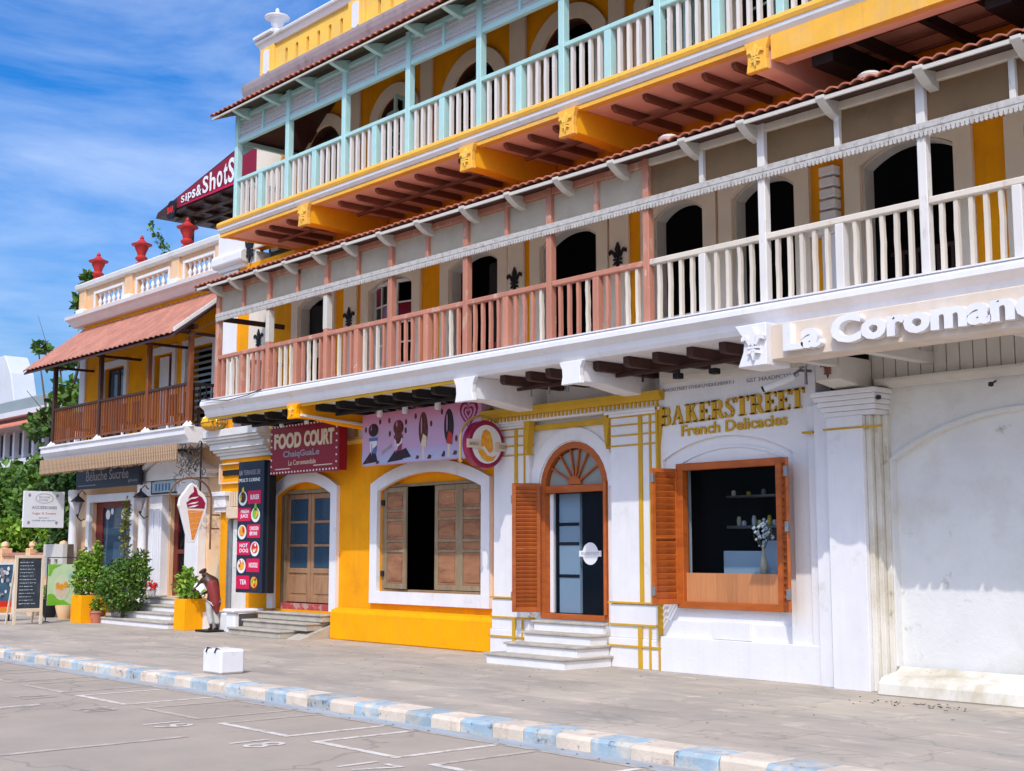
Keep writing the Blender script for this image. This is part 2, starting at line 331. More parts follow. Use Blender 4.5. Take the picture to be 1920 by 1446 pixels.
M_redurn = mat('red_paint', (.50,.035,.03), .5, .1, 6, .1, 40)
M_pave = mat('pavement_stone', (.49,.415,.335), .85, .12, .8, .3, 60, joints=(1.35,.8), crack=(.35,.010,(.25,.21,.17),.45), c2=(.37,.33,.28), m2=(.40,.66), s2=.9, c3=(.64,.54,.44), m3=(.56,.74), s3=3.2, stretch=(.6,1.2,1))
M_road = mat('road_surface', (.455,.375,.295), .9, .08, .9, .5, 110, crack=(.22,.010,(.22,.19,.16),.55), streak=None, c2=(.40,.335,.27), m2=(.42,.66), s2=.5, c3=(.36,.32,.29), m3=(.66,.76), s3=3.5)
M_gut = mat('gutter_concrete', (.38,.42,.45), .9, .1, 2, .3, 60, c2=(.38,.34,.30), m2=(.46,.62), s2=1.4, stretch=(.6,2,1))
M_line = mat('worn_road_paint', (.74,.67,.59), .85, .08, 5, .2, 90, c2=(.455,.375,.295), m2=(.5,.62), s2=7, c3=(.455,.375,.295), m3=(.58,.66), s3=26)
M_linef = mat('faded_road_paint', (.58,.50,.43), .85, .08, 5, .2, 90, c2=(.455,.375,.295), m2=(.42,.58), s2=7, c3=(.455,.375,.295), m3=(.5,.62), s3=26)
M_liney = mat('yellow_road_paint', (.75,.45,.10), .85, .08, 5, .2, 90, c2=(.455,.375,.295), m2=(.52,.62), s2=7)
M_kblue = mat('worn_blue_kerb_paint', (.34,.44,.50), .8, .18, 3, .4, 50, c2=(.54,.50,.43), m2=(.46,.58), s2=5, c3=(.14,.15,.16), m3=(.58,.66), s3=9, rnd=.12)
M_kcream = mat('worn_cream_kerb_paint', (.70,.58,.46), .8, .14, 3, .4, 50, c2=(.55,.40,.30), m2=(.54,.66), s2=5, c3=(.28,.24,.20), m3=(.60,.68), s3=9, rnd=.08)
M_step = mat('step_stone', (.47,.42,.35), .85, .10, 4, .3, 50, c2=(.34,.30,.25), m2=(.5,.7), s2=3)
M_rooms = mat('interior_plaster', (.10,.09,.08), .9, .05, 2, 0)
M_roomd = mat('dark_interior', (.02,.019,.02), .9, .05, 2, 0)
M_counter = mat('pale_blue_counter', (.55,.66,.80), .5, .03, 2, 0)
M_pank = mat('light_oak_board', (.50,.21,.085), .5, .12, 4, .05, 40, stretch=(6,1,.4), isl=.12)
M_leaf = mat('leaf_green', (.055,.125,.016), .55, .2, 3, 0, isl=.55, c2=(.11,.19,.025), m2=(.45,.6), s2=1.6, spec=.25)
M_leaf2 = mat('bright_leaf_green', (.13,.26,.02), .5, .15, 3, 0, isl=.5, c2=(.20,.30,.03), m2=(.45,.6), s2=3, spec=.25)
M_leafd = mat('deep_leaf_green', (.028,.075,.016), .55, .2, 3, 0, isl=.6, c2=(.07,.12,.02), m2=(.45,.65), s2=1, spec=.25)
M_bark = mat('bark', (.12,.085,.06), .9, .25, 8, .5, 30)
M_bamboo = mat('bamboo_blind', (.33,.19,.10), .8, .14, 6, .1, 60, rnd=.18, c2=(.24,.14,.08), m2=(.5,.7), s2=6)
M_board = mat('chalkboard', (.035,.045,.06), .75, .25, 4, .05, 40, c2=(.07,.08,.10), m2=(.5,.7), s2=5)
M_chalk = mat('chalk', (.50,.54,.58), .9, .1, 9, 0)
M_curt = mat('blue_grey_curtain', (.10,.14,.19), .6, .2, 3, 0, stretch=(6,1,.3))
M_refl = mat('sea_reflection_blue', (.05,.11,.18), .25, .1, 1, 0)  # flat blue that stands in for the sea mirrored in glass
M_bgb = mat('far_white_plaster', (.62,.63,.66), .85, .05, .8, .05, 10)
M_bgr = mat('far_grey_roof', (.26,.31,.32), .85, .06, .8, .05, 10)
M_litw = mat('lit_lamp_white', (.8,.8,.8), .4, .03, 5, 0)
M_statue = mat('dark_brown_painted_statue', (.055,.022,.013), .4, .2, 6, .05, 30)
M_cloth = mat('maroon_painted_cloth', (.22,.03,.03), .6, .1, 6, .1, 30)
M_stw = mat('grey_white_statue_paint', (.48,.46,.43), .6, .1, 6, .1, 30)
def glassmat(name, tint=(.01,.015,.025), fac=.05, rough=.03):
    m = bpy.data.materials.new(name); m.use_nodes = True; t = m.node_tree; t.nodes.clear()
    o = t.nodes.new('ShaderNodeOutputMaterial'); mixs = t.nodes.new('ShaderNodeMixShader'); tr = t.nodes.new('ShaderNodeBsdfTransparent'); p = t.nodes.new('ShaderNodeBsdfPrincipled')
    tr.inputs[0].default_value = (.85,.9,.92,1); p.inputs['Base Color'].default_value = tint + (1,); p.inputs['Roughness'].default_value = rough; p.inputs['IOR'].default_value = 1.5
    lw = t.nodes.new('ShaderNodeLayerWeight'); fr = t.nodes.new('ShaderNodeMath'); fr.operation = 'POWER'; fr.inputs[1].default_value = 4; t.links.new(lw.outputs['Facing'], fr.inputs[0]); ad = t.nodes.new('ShaderNodeMath'); ad.operation = 'ADD'; ad.use_clamp = True; ad.inputs[1].default_value = fac
    t.links.new(fr.outputs[0], ad.inputs[0]); t.links.new(ad.outputs[0], mixs.inputs[0]); t.links.new(tr.outputs[0], mixs.inputs[1]); t.links.new(p.outputs[0], mixs.inputs[2]); t.links.new(mixs.outputs[0], o.inputs[0])
    return m
M_glass = glassmat('window_glass'); M_glassb = glassmat('blue_window_glass', (.05,.10,.16), .6, .05)
M_inner = mat('shade_warmed_white', (.80,.70,.57), .8, .05, 1.5, .1, 30, spec=.1, c2=(.72,.62,.50), m2=(.55,.75), s2=1.6)  # white trim warmed in colour to imitate the warm balcony shade
M_stain = mat('stained_white', (.70,.66,.58), .85, .08, 2, .35, 20, c2=(.50,.42,.29), m2=(.48,.68), s2=1.6, c3=(.30,.26,.18), m3=(.62,.72), s3=6, stretch=(1,1,.5))
M_glassn = glassmat('navy_door_glass', (.03,.045,.08), .10)
M_yel4 = mat('weathered_yellow_edge', (.88,.46,.07), .8, .08, 2, .12, 30, spec=.1, streak=((.55,.30,.12), .35), c2=(.80,.45,.14), m2=(.5,.7), s2=3)
M_deep = mat('golden_bracket_paint', (.92,.42,.015), .75, .06, 3, .08, 30, spec=.15)

# ------------------------------------------------------------------ the setting
def sheet(name, x0, x1, y0, y1, z, m, kind='structure', parent=None):
    o = MB().quad((x0,y0,z),(x1,y0,z),(x1,y1,z),(x0,y1,z)).build(name, m, parent)
    if kind: o['kind'] = kind
    return o
sheet('road', -300, 200, -14, 8.42, -.13, M_road)
sheet('pavement', -300, 200, 8.8, 60, 0, M_pave)
M_sea = mat('sea_water', (.02,.06,.09), .15, .1, .2, .4, .8)
sheet('sea', -1500, 1500, -1500, -14, -2.5, M_sea)
M_land = mat('distant_ground', (.22,.22,.15), .9, .1, .2, 0)
sheet('ground', -1500, 1500, -13.9, 1500, -.2, M_land)
MB().px([(-14.6,-2.6),(-14,-2.6),(-14,-.1),(-14.6,-.1)], -1500, 1500).build('sea_wall', M_road, kind='structure')
sheet('gutter', -300, 200, 8.26, 8.52, -.126, M_gut)
kerb = thing('kerb', (-12, 8.7, -.13), None, None, kind='structure')
KP = [(8.5,-.2),(8.5,-.03),(8.515,-.008),(8.54,.004),(8.88,.006),(8.9,-.02),(8.9,-.2)]
def kstone(x0, x1, m):
    mb = MB(); rr = random.uniform
    d = rr(-.012, .012)
    return mb.px([(y + d, z + (d*.4 if z > -.1 else 0)) for y, z in KP], x0+.004, x1-.004).build('kerb_stone', m, kerb, bev=.008)
x = -3.0; i = 0
while x > -44:
    w = .47 + random.uniform(-.03, .03); kstone(x-w, x, M_kblue if i % 2 else M_kcream); x -= w; i += 1
MB().px(KP, -300, x).build('kerb_run', M_kcream, kerb, kind='stuff'); MB().px(KP, -3.0, 200).build('kerb_run', M_kcream, kerb, kind='stuff')
# parking marks: bays 1.35 m wide and 1.2 m deep beside the kerb, period 1.79 m, with a number painted in front of each gap
pm = thing('parking_markings', (-11, 7, -.13), None, None, kind='structure')
ZL = -.126
def line(x0, x1, y0, y1, m=M_line): 
    o = MB().quad((x0,y0,ZL),(x1,y0,ZL),(x1,y1,ZL),(x0,y1,ZL)).build('painted_line', m, pm); return o
for k in range(-2, 16):
    a = -10.84 - 1.79*k + (.01 if k else 0); b = a + 1.36; far = k > 4
    m = M_linef if (k > 3 or k % 4 == 2) else M_line
    line(a, b, 7.0, 7.09, m)
    line(a, a+.08, 7.094, 8.2, M_linef if k % 3 else m); line(b-.08, b, 7.094, 8.2, m)
    line(a+.065, b-.065, 8.205, 8.265, M_linef)
    line(b+.02, a+1.79-.02, 8.21, 8.26, M_linef)
    if k >= 0:
        O, U, V, N = (Vector((b+.12, 6.5, ZL)), Vector((0,1,0)), Vector((-1,0,0)), Vector((0,0,1)))
        text('%d' % (17+k), (Vector((b-.06 if 0 else b+.02, 6.36, ZL+.001)), Vector((1,0,0)), Vector((0,1,0)), Vector((0,0,1))), .42, .42, M_linef if k > 2 else M_line, pm, .001, .0, 'painted_number')
for X_, y0, m in ((-8.35, 2, M_line), (-11.93, 2.5, M_linef), (-15.52, 3, M_line), (-19.1, 3, M_linef), (-22.7, 3, M_linef), (-26.3, 3, M_linef)):
    line(X_-.05, X_+.05, -1.5, 6.3, m)
line(-30, -6, 3.0, 3.08, M_linef)
MB().quad((-12.4,4.0,ZL-.001+.002),(-10.9,3.75,ZL+.001),(-10.9,3.6,ZL+.001),(-12.4,3.85,ZL+.001)).build('painted_line', M_liney, pm)

# ------------------------------------------------------------------ main building: the hotel
HB = thing('corner_hotel_building', (-16, 14, 0), 'three storey yellow and white building with salmon and mint balconies and shops at street level', 'building')
YW = 14.3
# upper walls (inner walls of the two balconies)
lowdoors = [(-22.8,-21.72,4.62,6.76,.16),(-20.32,-18.95,5.0,6.76,.2),(-17.88,-16.55,4.62,6.78,.2),(-15.5,-14.2,4.62,6.78,.2),(-13.02,-12.05,5.05,6.75,.18),(-11.52,-10.45,4.62,6.78,.2),(-9.42,-8.1,4.62,6.78,.2),(-7.2,-6.2,5.05,6.76,.2),(-4.9,-3.8,4.62,6.76,.2)]
updoors = [(-22.62,-21.35,8.16,10.22,.45),(-20.1,-19.05,8.16,10.22,.4),(-17.85,-16.6,8.16,10.22,.45),(-15.48,-14.2,8.16,10.25,.45),(-13.1,-12.05,8.16,10.25,.4),(-11.3,-10.2,8.16,10.25,.4),(-9.3,-8.2,8.16,10.25,.4),(-7.2,-6.1,8.16,10.25,.4)]
wall(MB(), -25.9, -2, 4.62, 7.86, YW, .2, lowdoors).build('first_floor_wall', M_yel, HB)
wall(MB(), -24.6, -2, 8.14, 11.6, YW, .2, updoors).build('second_floor_wall', M_yel, HB)
# shell
mb = MB(); mb.box(-26.05,-25.7,14.66,24,0,7.8).box(-24.6,-24.3,14.66,24,8.1,11.6).box(-26.05,-2,23.7,24,0,11.6).box(-2.3,-2,14.66,23.7,0,11.6)
mb.build('side_wall', M_white, HB)
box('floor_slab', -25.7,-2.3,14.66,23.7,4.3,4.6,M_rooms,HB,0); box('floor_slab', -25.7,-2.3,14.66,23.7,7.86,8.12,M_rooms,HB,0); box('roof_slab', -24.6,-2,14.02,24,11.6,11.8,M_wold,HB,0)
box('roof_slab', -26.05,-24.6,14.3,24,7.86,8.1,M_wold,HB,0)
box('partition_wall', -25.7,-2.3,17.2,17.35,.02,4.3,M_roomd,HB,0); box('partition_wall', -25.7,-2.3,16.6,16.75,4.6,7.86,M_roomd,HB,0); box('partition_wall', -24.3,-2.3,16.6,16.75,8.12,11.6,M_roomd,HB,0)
# white pilaster strip at the far-left end of the first floor, end return
for (a, b) in ((-24.75,-23.9),(-21.15,-20.72),(-16.3,-15.9),(-13.92,-13.52)):
    box('pilaster', a, b, YW-.06, YW, 4.62, 7.3, M_inner, HB, .01)
box('pilaster', -25.9,-25.3, YW-.05, YW, 4.62, 7.8, M_white, HB, .01)
# special pilaster with a small bracket capital
box('pilaster', -10.0,-9.72, YW-.1, YW, 4.62, 5.75, M_white, HB, .01)
mb = MB(); mb.box(-10.14,-9.66,YW-.2,YW-.001,5.75,5.9)
for k in range(5): mb.box(-9.98,-9.74,YW-.16,YW-.001,5.93+k*.15,6.05+k*.15)
mb.build('pilaster_capital', M_white, HB, .012)
for (a, b) in ((-21.05,-20.7),(-16.25,-15.85),(-13.9,-13.55),(-18.75,-18.4),(-11.85,-11.5),(-24.59,-23.6)):
    box('pilaster', a, b, YW-.06, YW, 8.14, 11.2, M_inner, HB, .01)
# fleur ornaments
def fleur(mb, fr, s, n0, n1):
    def P(pts): mb.fprism([(a*s, b*s) for a, b in pts], fr, n0, n1)
    P([(0,.5),(.11,.28),(.07,0),(0,-.1),(-.07,0),(-.11,.28)])
    for q in (1, -1):
        pts = [(.05*q,-.02),(.16*q,.16),(.30*q,.27),(.42*q,.20),(.40*q,.08),(.33*q,.12),(.25*q,.12),(.14*q,-.06)]
        P(pts if q > 0 else pts[::-1])
        pts = [(.02*q,-.16),(.15*q,-.20),(.22*q,-.30),(.14*q,-.30),(.03*q,-.26)]
        P(pts if q > 0 else pts[::-1])
    P([(-.2,-.08),(.2,-.08),(.2,-.15),(-.2,-.15)]); P([(0,-.14),(.07,-.3),(0,-.5),(-.07,-.3)])
for cx in (-24.3,-20.93,-16.1,-13.72):
    mb = MB(); fleur(mb, FY(cx, YW-.06, 6.12), .44, .002, .03); mb.build('fleur_ornament', M_black, HB)
# door and window surrounds, leaves
def surround(a, b, zb, zap, rise, w, yy, nm='door_surround', m=None, sill=0, d=.06):
    return archframe(MB(), a, b, zb, zap, rise, w, yy-d, yy, sill).build(nm, m or M_inner, HB)
for h in lowdoors:
    win = h[2] > 4.8; w = .24
    surround(*h[:2], h[2], h[3], h[4], w, YW, 'window_surround' if win else 'door_surround', sill=.2 if win else 0)
for h in updoors: surround(*h, .24, YW)
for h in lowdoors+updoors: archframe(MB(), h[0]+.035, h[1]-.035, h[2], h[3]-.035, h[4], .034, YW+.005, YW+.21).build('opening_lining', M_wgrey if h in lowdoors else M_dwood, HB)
def casement(name, hinge, ang, w, z0, z1, cols, rows, m, parent, gl=None, thick=.045, reds=()):
    """a glazed leaf hinged at (x,y), turned by ang from the +X direction"""
    U = Vector((math.cos(ang), math.sin(ang), 0)); V = Vector((0,0,1)); N = Vector((U.y, -U.x, 0))
    fr = (Vector((hinge[0], hinge[1], z0)), U, V, N); h = z1-z0; f = .06; bw = .028; mb = MB()
    def B(a, b, c, d, t=thick): mb.fprism([(a,c),(b,c),(b,d),(a,d)], fr, -t/2, t/2)
    B(0,f,0,h); B(w-f,w,0,h); B(f,w-f,0,f*1.4); B(f,w-f,h-f,h)
    cw = (w-2*f)/cols; rh = (h-2.4*f)/rows
    for i in range(1, cols): B(f+i*cw-bw/2, f+i*cw+bw/2, 1.4*f, h-f, thick*.8)
    for j in range(1, rows): B(f, w-f, 1.4*f+j*rh-bw/2, 1.4*f+j*rh+bw/2, thick*.7)
    o = mb.build(name, m, parent)
    for i in range(cols):
        for j in range(rows):
            a = f+i*cw+bw/2; c = 1.4*f+j*rh+bw/2
            MB().fprism([(a,c),(a+cw-bw,c),(a+cw-bw,c+rh-bw),(a,c+rh-bw)], fr, -.004, .004).build('pane', (MT['red_pane'] if (i,j) in reds else (gl or M_glass)), o)
    return o
mat('red_pane', (.20,.01,.03), .2, .05, 4, 0)
casement('window_leaf', (-20.3, YW+.1), R(-12), .66, 5.02, 6.66, 2, 4, M_white, HB, reds=((0,3),(1,2)))
casement('window_leaf', (-18.97, YW+.1), R(180+14), .52, 5.02, 6.66, 1, 4, M_white, HB, reds=((0,2),))
casement('window_leaf', (-7.18, YW+.1), R(-4), .5, 5.07, 6.6, 2, 3, M_mint, HB)
casement('window_leaf', (-6.22, YW+.1), R(184), .46, 5.07, 6.6, 2, 3, M_mint, HB)
for (a, b, c, d, e) in updoors:
    w = (b-a)/2
    casement('balcony_door', (a+.02, YW+.12), R(-8), w*.96, c+.03, d-e*.55, 2, 5, M_mint if int(a*10) % 2 else M_dwood, HB)
    if a in (-20.1, -13.1, -9.3): casement('balcony_door', (b-.02, YW+.02), R(-78), w*.96, c+.03, d-e*.55, 2, 5, M_mint, HB)
# notices and dim things in the open doors
box('notice', -22.5,-22.32,YW+.22,YW+.225,5.55,5.85,M_cpr,HB,0); box('notice', -22.16,-22.0,YW+.22,YW+.225,5.6,5.88,M_pinkp,HB,0)
box('notice', -16.86,-16.72,YW+.22,YW+.225,5.9,6.15,M_wpr,HB,0)
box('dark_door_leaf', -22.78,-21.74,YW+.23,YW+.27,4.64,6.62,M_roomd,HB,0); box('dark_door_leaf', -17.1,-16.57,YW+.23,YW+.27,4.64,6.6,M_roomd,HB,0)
box('maroon_curtain', -17.0,-16.6,YW+.17,YW+.2,4.64,5.2,M_maroon,HB,0)
mb = MB()
for k in range(12): mb.box(-8.85+.004*k,-8.78+.004*k,YW+.5,YW+.53,4.65,5.5) if k == 0 else mb.box(-9.3+k*.1,-9.26+k*.1,YW+.5,YW+.53,4.65,5.45)
mb.box(-9.35,-8.1,YW+.49,YW+.54,5.45,5.5); mb.build('chair_row', M_dwood, HB)

M_val = mat('old_lace_trim', (.50,.47,.44), .8, .12, 12, .1, 50, c2=(.36,.32,.29), m2=(.5,.65), s2=14)
# --- lower balcony (salmon to the left, white to the right)
posts = [-23.3,-21.37,-19.42,-17.5,-15.53,-13.63,-11.73,-9.8,-7.6,-5.45,-3.3]
def prof_run(name, prof, x0, x1, m, parent): return MB().px(prof, x0, x1).build(name, m, parent)
BAL = prof_run('first_floor_balcony', [(14.3,4.28),(12.66,4.28),(12.62,4.34),(12.6,4.42),(12.54,4.47),(12.5,4.5),(12.5,4.56),(12.53,4.6),(14.3,4.6)], -23.55, -2, M_wtrim, HB)
prof_run('balcony_edge_band', [(12.68,4.235),(12.68,4.279),(12.74,4.279),(12.74,4.235)], -23.5, -15.6, M_gold, BAL)
prof_run('balcony_fascia', [(12.505,4.601),(12.505,4.62),(14.29,4.62),(14.29,4.601)], -23.5, -2, M_wtrim, BAL)
def squiggle(x, z0, z1, w, y, k=5, amp=.008):
    mb = MB(); zs = [z0+(z1-z0)*i/k for i in range(k+1)]
    pr = [(x + random.uniform(-amp, amp), y + random.uniform(-amp, amp), z) for z in zs]; h = w/2; b = 0
    vs = [v for p in pr for v in ((p[0]-h,p[1]-h,p[2]),(p[0]+h,p[1]-h,p[2]),(p[0]+h,p[1]+h,p[2]),(p[0]-h,p[1]+h,p[2]))]
    fs = [(i*4+j, i*4+(j+1)%4, i*4+4+(j+1)%4, i*4+4+j) for i in range(k) for j in range(4)] + [(0,1,2,3),(k*4,k*4+1,k*4+2,k*4+3)]
    return mb.add(vs, fs)
bal_src = {}
def baluster(x, z0, z1, w, y, m, parent, key, wob=.006):
    v = random.randrange(4); kk = (key, v)
    if kk not in bal_src:
        bal_src[kk] = (squiggle(0, z0, z1, w, y, 5, wob).build('baluster', m, parent), False); o = bal_src[kk][0]; o.location.x = x
        return o
    o = bal_src[kk][0].copy(); COL.objects.link(o); o.location.x = x; par(o, parent); return o
for i, (a, b) in enumerate(zip(posts, posts[1:])):
    pink = b <= -11.7; pm_ = M_pink if pink else M_wood_w; bm_ = M_pink if pink else M_cream; mid = (a+b)/2; n = 5 if i >= 7 else 4
    for (p, q) in ((a, mid), (mid, b)):
        for k in range(n):
            xx = p + .06 + (q-p-.12)*(k+.75)/(n+.5)
            baluster(xx, 4.62, 5.42, .05, 12.75, (M_cream if (not pink or random.random() < .22) else M_pink), BAL, 'c' if not pink else ('p%d' % random.randrange(2)), .0045)
    box('newel', mid-.055, mid+.055, 12.69, 12.81, 4.62, 5.42, pm_, BAL, .008)
    MB().box(a+.055, b-.055, 12.70, 12.80, 5.42, 5.50).build('handrail', bm_ if pink else M_cream, BAL, .012)
    MB().box(a+.055, b-.055, 12.71, 12.79, 6.78, 6.88).build('top_beam', pm_ if pink else M_cream, BAL, .006)
    MB().box(mid-.035, mid+.035, 12.71, 12.79, 6.33, 6.78).build('panel_mullion', pm_, BAL, .004)
    for (p, q) in ((a+.055, mid-.035), (mid+.035, b-.055)):
        box('panel_board', p, q, 12.765, 12.785, 6.34, 6.775, M_panel if pink else M_panel2, BAL, 0)
    # lower beam and scalloped valance, one strip per bay
    MB().box(a+.001, b-.001, 12.655, 12.69, 6.26, 6.335).build('valance_rail', M_val, BAL, .004)
    mb = MB(); w = (b-a); nn = int(w/.055)
    for k in range(nn):
        c = a + (k+.5)*w/nn; h = w/nn*.5
        mb.pxz([(c-h,6.26),(c-h,6.235),(c-h*.7,6.21),(c-h*.75,6.19),(c,6.172),(c+h*.75,6.19),(c+h*.7,6.21),(c+h,6.235),(c+h,6.26)], 12.662, 12.68)
    mb.build('scalloped_valance', M_val, BAL)
for i, a in enumerate(posts[:-1]):
    m = M_pink if a <= -11.7 else M_wood_w
    MB().box(a-.055, a+.055, 12.695, 12.805, 4.62, 6.9).build('post', m, BAL, .008)
# white casing on some of the posts above the rail, as in the photo
for a in (-21.37,-19.42):
    MB().box(a-.06, a+.06, 12.69, 12.81, 5.55, 6.15).build('post_casing', M_wgrey, BAL, .004)
# left end of the balcony: rail, panel and balusters back to the wall
for k in range(7): baluster(-23.3, 4.62, 5.42, .05, 12.75, M_pink, BAL, 'e', .004).location.y = .17+k*.19
MB().box(-23.35,-23.25,12.81,14.24,5.42,5.5).build('handrail', M_pink, BAL, .01)
MB().box(-23.33,-23.27,12.81,14.24,6.2,6.3).build('side_rail', M_dwood, BAL, .006)
box('bounce_ceiling', -23.3, -2, 12.83, 14.28, 6.92, 6.96, M_inner, BAL, 0)  # unseen ceiling added to bounce floor light onto the inner wall
# corbels under the eave
cs = None
for x in (-23.2,-22.4,-21.42,-20.42,-19.45,-18.5,-17.48,-16.45,-15.3,-14.25,-13.2,-12.12,-10.85,-9.9,-8.72,-7.45,-6.32,-5.2,-4.1):
    if cs is None:
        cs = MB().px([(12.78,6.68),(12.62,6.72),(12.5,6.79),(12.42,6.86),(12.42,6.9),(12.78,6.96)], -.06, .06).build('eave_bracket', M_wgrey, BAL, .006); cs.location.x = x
    else: inst(cs, BAL, (x, 0, 0))
# lower tile roof
def tile_mesh(w, l, t=.018):
    """a curved pan tile running down -Y"""
    mb = MB(); n = 6; pr = [(-w/2 + w*i/n, .035*math.sin(math.pi*i/n)) for i in range(n+1)]
    P = [(x, 0, z) for x, z in pr] + [(x, l, z) for x, z in pr] + [(x, 0, z-t) for x, z in pr] + [(x, l, z-t) for x, z in pr]; m = n+1
    f = []
    for i in range(n): f += [(i,i+1,m+i+1,m+i),(2*m+i,3*m+i,3*m+i+1,2*m+i+1),(i,2*m+i,2*m+i+1,i+1),(m+i,m+i+1,3*m+i+1,3*m+i)]
    f += [(0,m,3*m,2*m),(n,2*m+n,3*m+n,m+n)]
    mb.add(P, f); return mb
def tile_roof(name, x0, x1, y0, z0, y1, z1, m, parent, pitch, rows_parts, rl=.3, under=None, thick=.05):
    sl = math.atan2(z1-z0, y1-y0); Ls = math.hypot(z1-z0, y1-y0)
    base = MB().px([(y0+.03,z0-.035),(y0+.03,z0-thick-.03),(y1,z1-thick-.03),(y1,z1-.035)], x0, x1).build(name, under or M_dwood, parent)
    n = int((x1-x0)/pitch); src = None
    for r in range(rows_parts):
        d = r*rl*.82
        if d > Ls: break
        for k in range(n):
            jx, jz = random.uniform(-.006,.006), random.uniform(-.004,.004)
            off = (x0 + (k+.5)*pitch + jx, y0 + d*math.cos(sl), z0 + d*math.sin(sl) + r*.0 + jz)
            if src is None:
                src = tile_mesh(pitch*1.04, rl).build('roof_tile', m, base, smooth=True); src.location = off; src.rotation_euler = (sl+.05,0,0); WL[src] = Vector(off)
            else: instr(src, base, off, (sl+.05+random.uniform(-.01,.01), random.uniform(-.03,.03), random.uniform(-.01,.01)))
    d = rows_parts*rl*.82
    if d < Ls-.05:
        mb = MB(); nn = n*4
        rr = 0; 
        while d < Ls-.02:
            e = min(d+rl, Ls); ya, za = y0+d*math.cos(sl), z0+d*math.sin(sl)+.01; yb, zb = y0+e*math.cos(sl), z0+e*math.sin(sl)
            for k in range(nn):
                xa, xb = x0+k*pitch/4, x0+(k+1)*pitch/4; h0, h1 = .035*abs(math.sin(math.pi*k/4)), .035*abs(math.sin(math.pi*(k+1)/4))
                mb.quad((xa,ya,za+h0),(xb,ya,za+h1),(xb,yb,zb+h1),(xa,yb,zb+h0))
            d += rl*.82
        mb.build('upper_tiles', m, base, kind='stuff')
    return base
tile_roof('first_floor_tile_roof', -23.78, -2, 12.42, 6.93, 14.25, 7.16, M_tile, HB, .172, 2)
# mortar humps on the eave
for x in (-11.2,-8.15):
    MB().lathe([(.0,-.05),(.14,-.05),(.15,-.01),(.1,.03),(0,.045)], 0, 0, 12).build('mortar_cap', M_wgrey, HB, smooth=True).location = (x, 12.6, 7.02)
# eave board under the tiles
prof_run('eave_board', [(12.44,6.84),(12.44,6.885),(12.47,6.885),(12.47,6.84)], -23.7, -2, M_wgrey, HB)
prof_run('eave_lining', [(12.475,6.86),(12.475,6.885),(14.28,7.07),(14.28,7.03)], -23.7, -2, M_dwood, HB)

# --- lower soffit: joists, bracket beams
jx = [(-22.84,1),(-22.27,1),(-21.64,1),(-21.01,1),(-19.88,1),(-19.24,1),(-18.65,1),(-18.1,1),(-17.56,1),(-17.03,1),(-16.53,1),(-14.83,0),(-14.26,0),(-13.83,0),(-12.85,0),(-12.27,0),(-11.74,0),(-11.14,0),(-10.6,0)]
for x, blk in jx:
    MB().px([(12.86,4.17),(12.9,4.14),(14.1,4.14),(14.1,4.279),(12.86,4.279)], x-.055, x+.055).build('joist', M_jblk if blk else M_jred, HB, .006)
for a, b, m in ((-22.9,-20.3,M_jblk),(-19.95,-16.4,M_jblk),(-15.0,-13.6,M_jred),(-12.9,-10.3,M_jred)):
    MB().box(a, b, 13.3, 13.36, 4.09, 4.139).build('joist_batten', m, HB, .004)
for x in (-14.7,-14.3,-13.9,-12.4,-11.75,-11.2,-10.6):
    MB().box(x-.012,x+.012,13.32,13.34,3.98,4.09).build('hook', M_grey if x < -13 else M_black, HB)
for x in (-11.95,-11.3,-10.65):
    MB().box(x-.06,x+.05,13.5,13.62,4.0,4.08).build('soffit_lamp', M_black, HB, .01)
def bracket(x, m, w=.3, z=4.28, d=.0, m2=None, fl=None, y0=12.62, h=.28, yb=14.25, dh=.12):
    hw = w/2
    o = MB().px([(y0+.06,z-h),(y0+.06,z),(yb,z),(yb,z-h-dh),(y0+1.0,z-h-dh*.6),(y0+.5,z-h)], x-hw*.85, x+hw*.85).build('bracket', m, HB, .012)
    MB().pxz([(x-hw*1.25,z+.0),(x-hw*.95,z-h*.35),(x-hw*.9,z-h*.7),(x-hw*1.05,z-h*1.08),(x+hw*1.05,z-h*1.08),(x+hw*.9,z-h*.7),(x+hw*.95,z-h*.35),(x+hw*1.25,z+.0)], y0-.02, y0+.06).build('bracket_face', m2 or m, o, .008)
    if fl: mb = MB(); fleur(mb, FY(x, y0-.02, z-h*.52), h*.82, .0, .03); mb.build('fleur_ornament', fl, o)
    return o
b1 = bracket(-20.3, M_yel2, .3, fl=M_yel3, h=.24); prof_run('bracket_band', [(12.7,4.06),(12.7,4.1),(14.2,4.0),(14.2,3.96)], -20.18, -20.12, M_wtrim, b1)
bracket(-15.42, M_wtrim, .42, h=.34); bracket(-13.08, M_wtrim, .38, h=.30)
# --- sign beam
SB = thing('hotel_name_sign', (-7, 12.4, 3.83), 'long cream sign beam with raised white hotel lettering below the balcony edge', 'sign')
box('sign_beam', -9.4, -2, 12.3, 12.70, 3.86, 4.278, mat('cream_sign_beam', (.66,.54,.43), .8, .05, 3, .1, 30, c2=(.70,.62,.55), m2=(.45,.65), s2=2), SB, .012)
o = MB().pxz([(-9.86,4.3),(-9.72,4.12),(-9.74,3.98),(-9.82,3.80),(-9.4,3.80),(-9.4,4.3)], 12.2, 12.66).build('end_panel', M_wtrim, SB, .01)
mb = MB(); fleur(mb, FY(-9.56, 12.2, 4.06), .40, 0, .05); mb.build('fleur_ornament', M_wtrim, o)
text('La Coromandale', FY(-9.16, 12.3, 3.925), 3.74, .32, M_wtrim, SB, .10, .045, 'raised_lettering')
for x in (-9.25,-8.35,-6.6,-4.9):
    MB().px([(12.701,3.86),(12.701,4.0),(14.0,4.0),(14.0,3.86)], x-.06, x+.06).build('support_beam', M_wgrey, SB, .008)
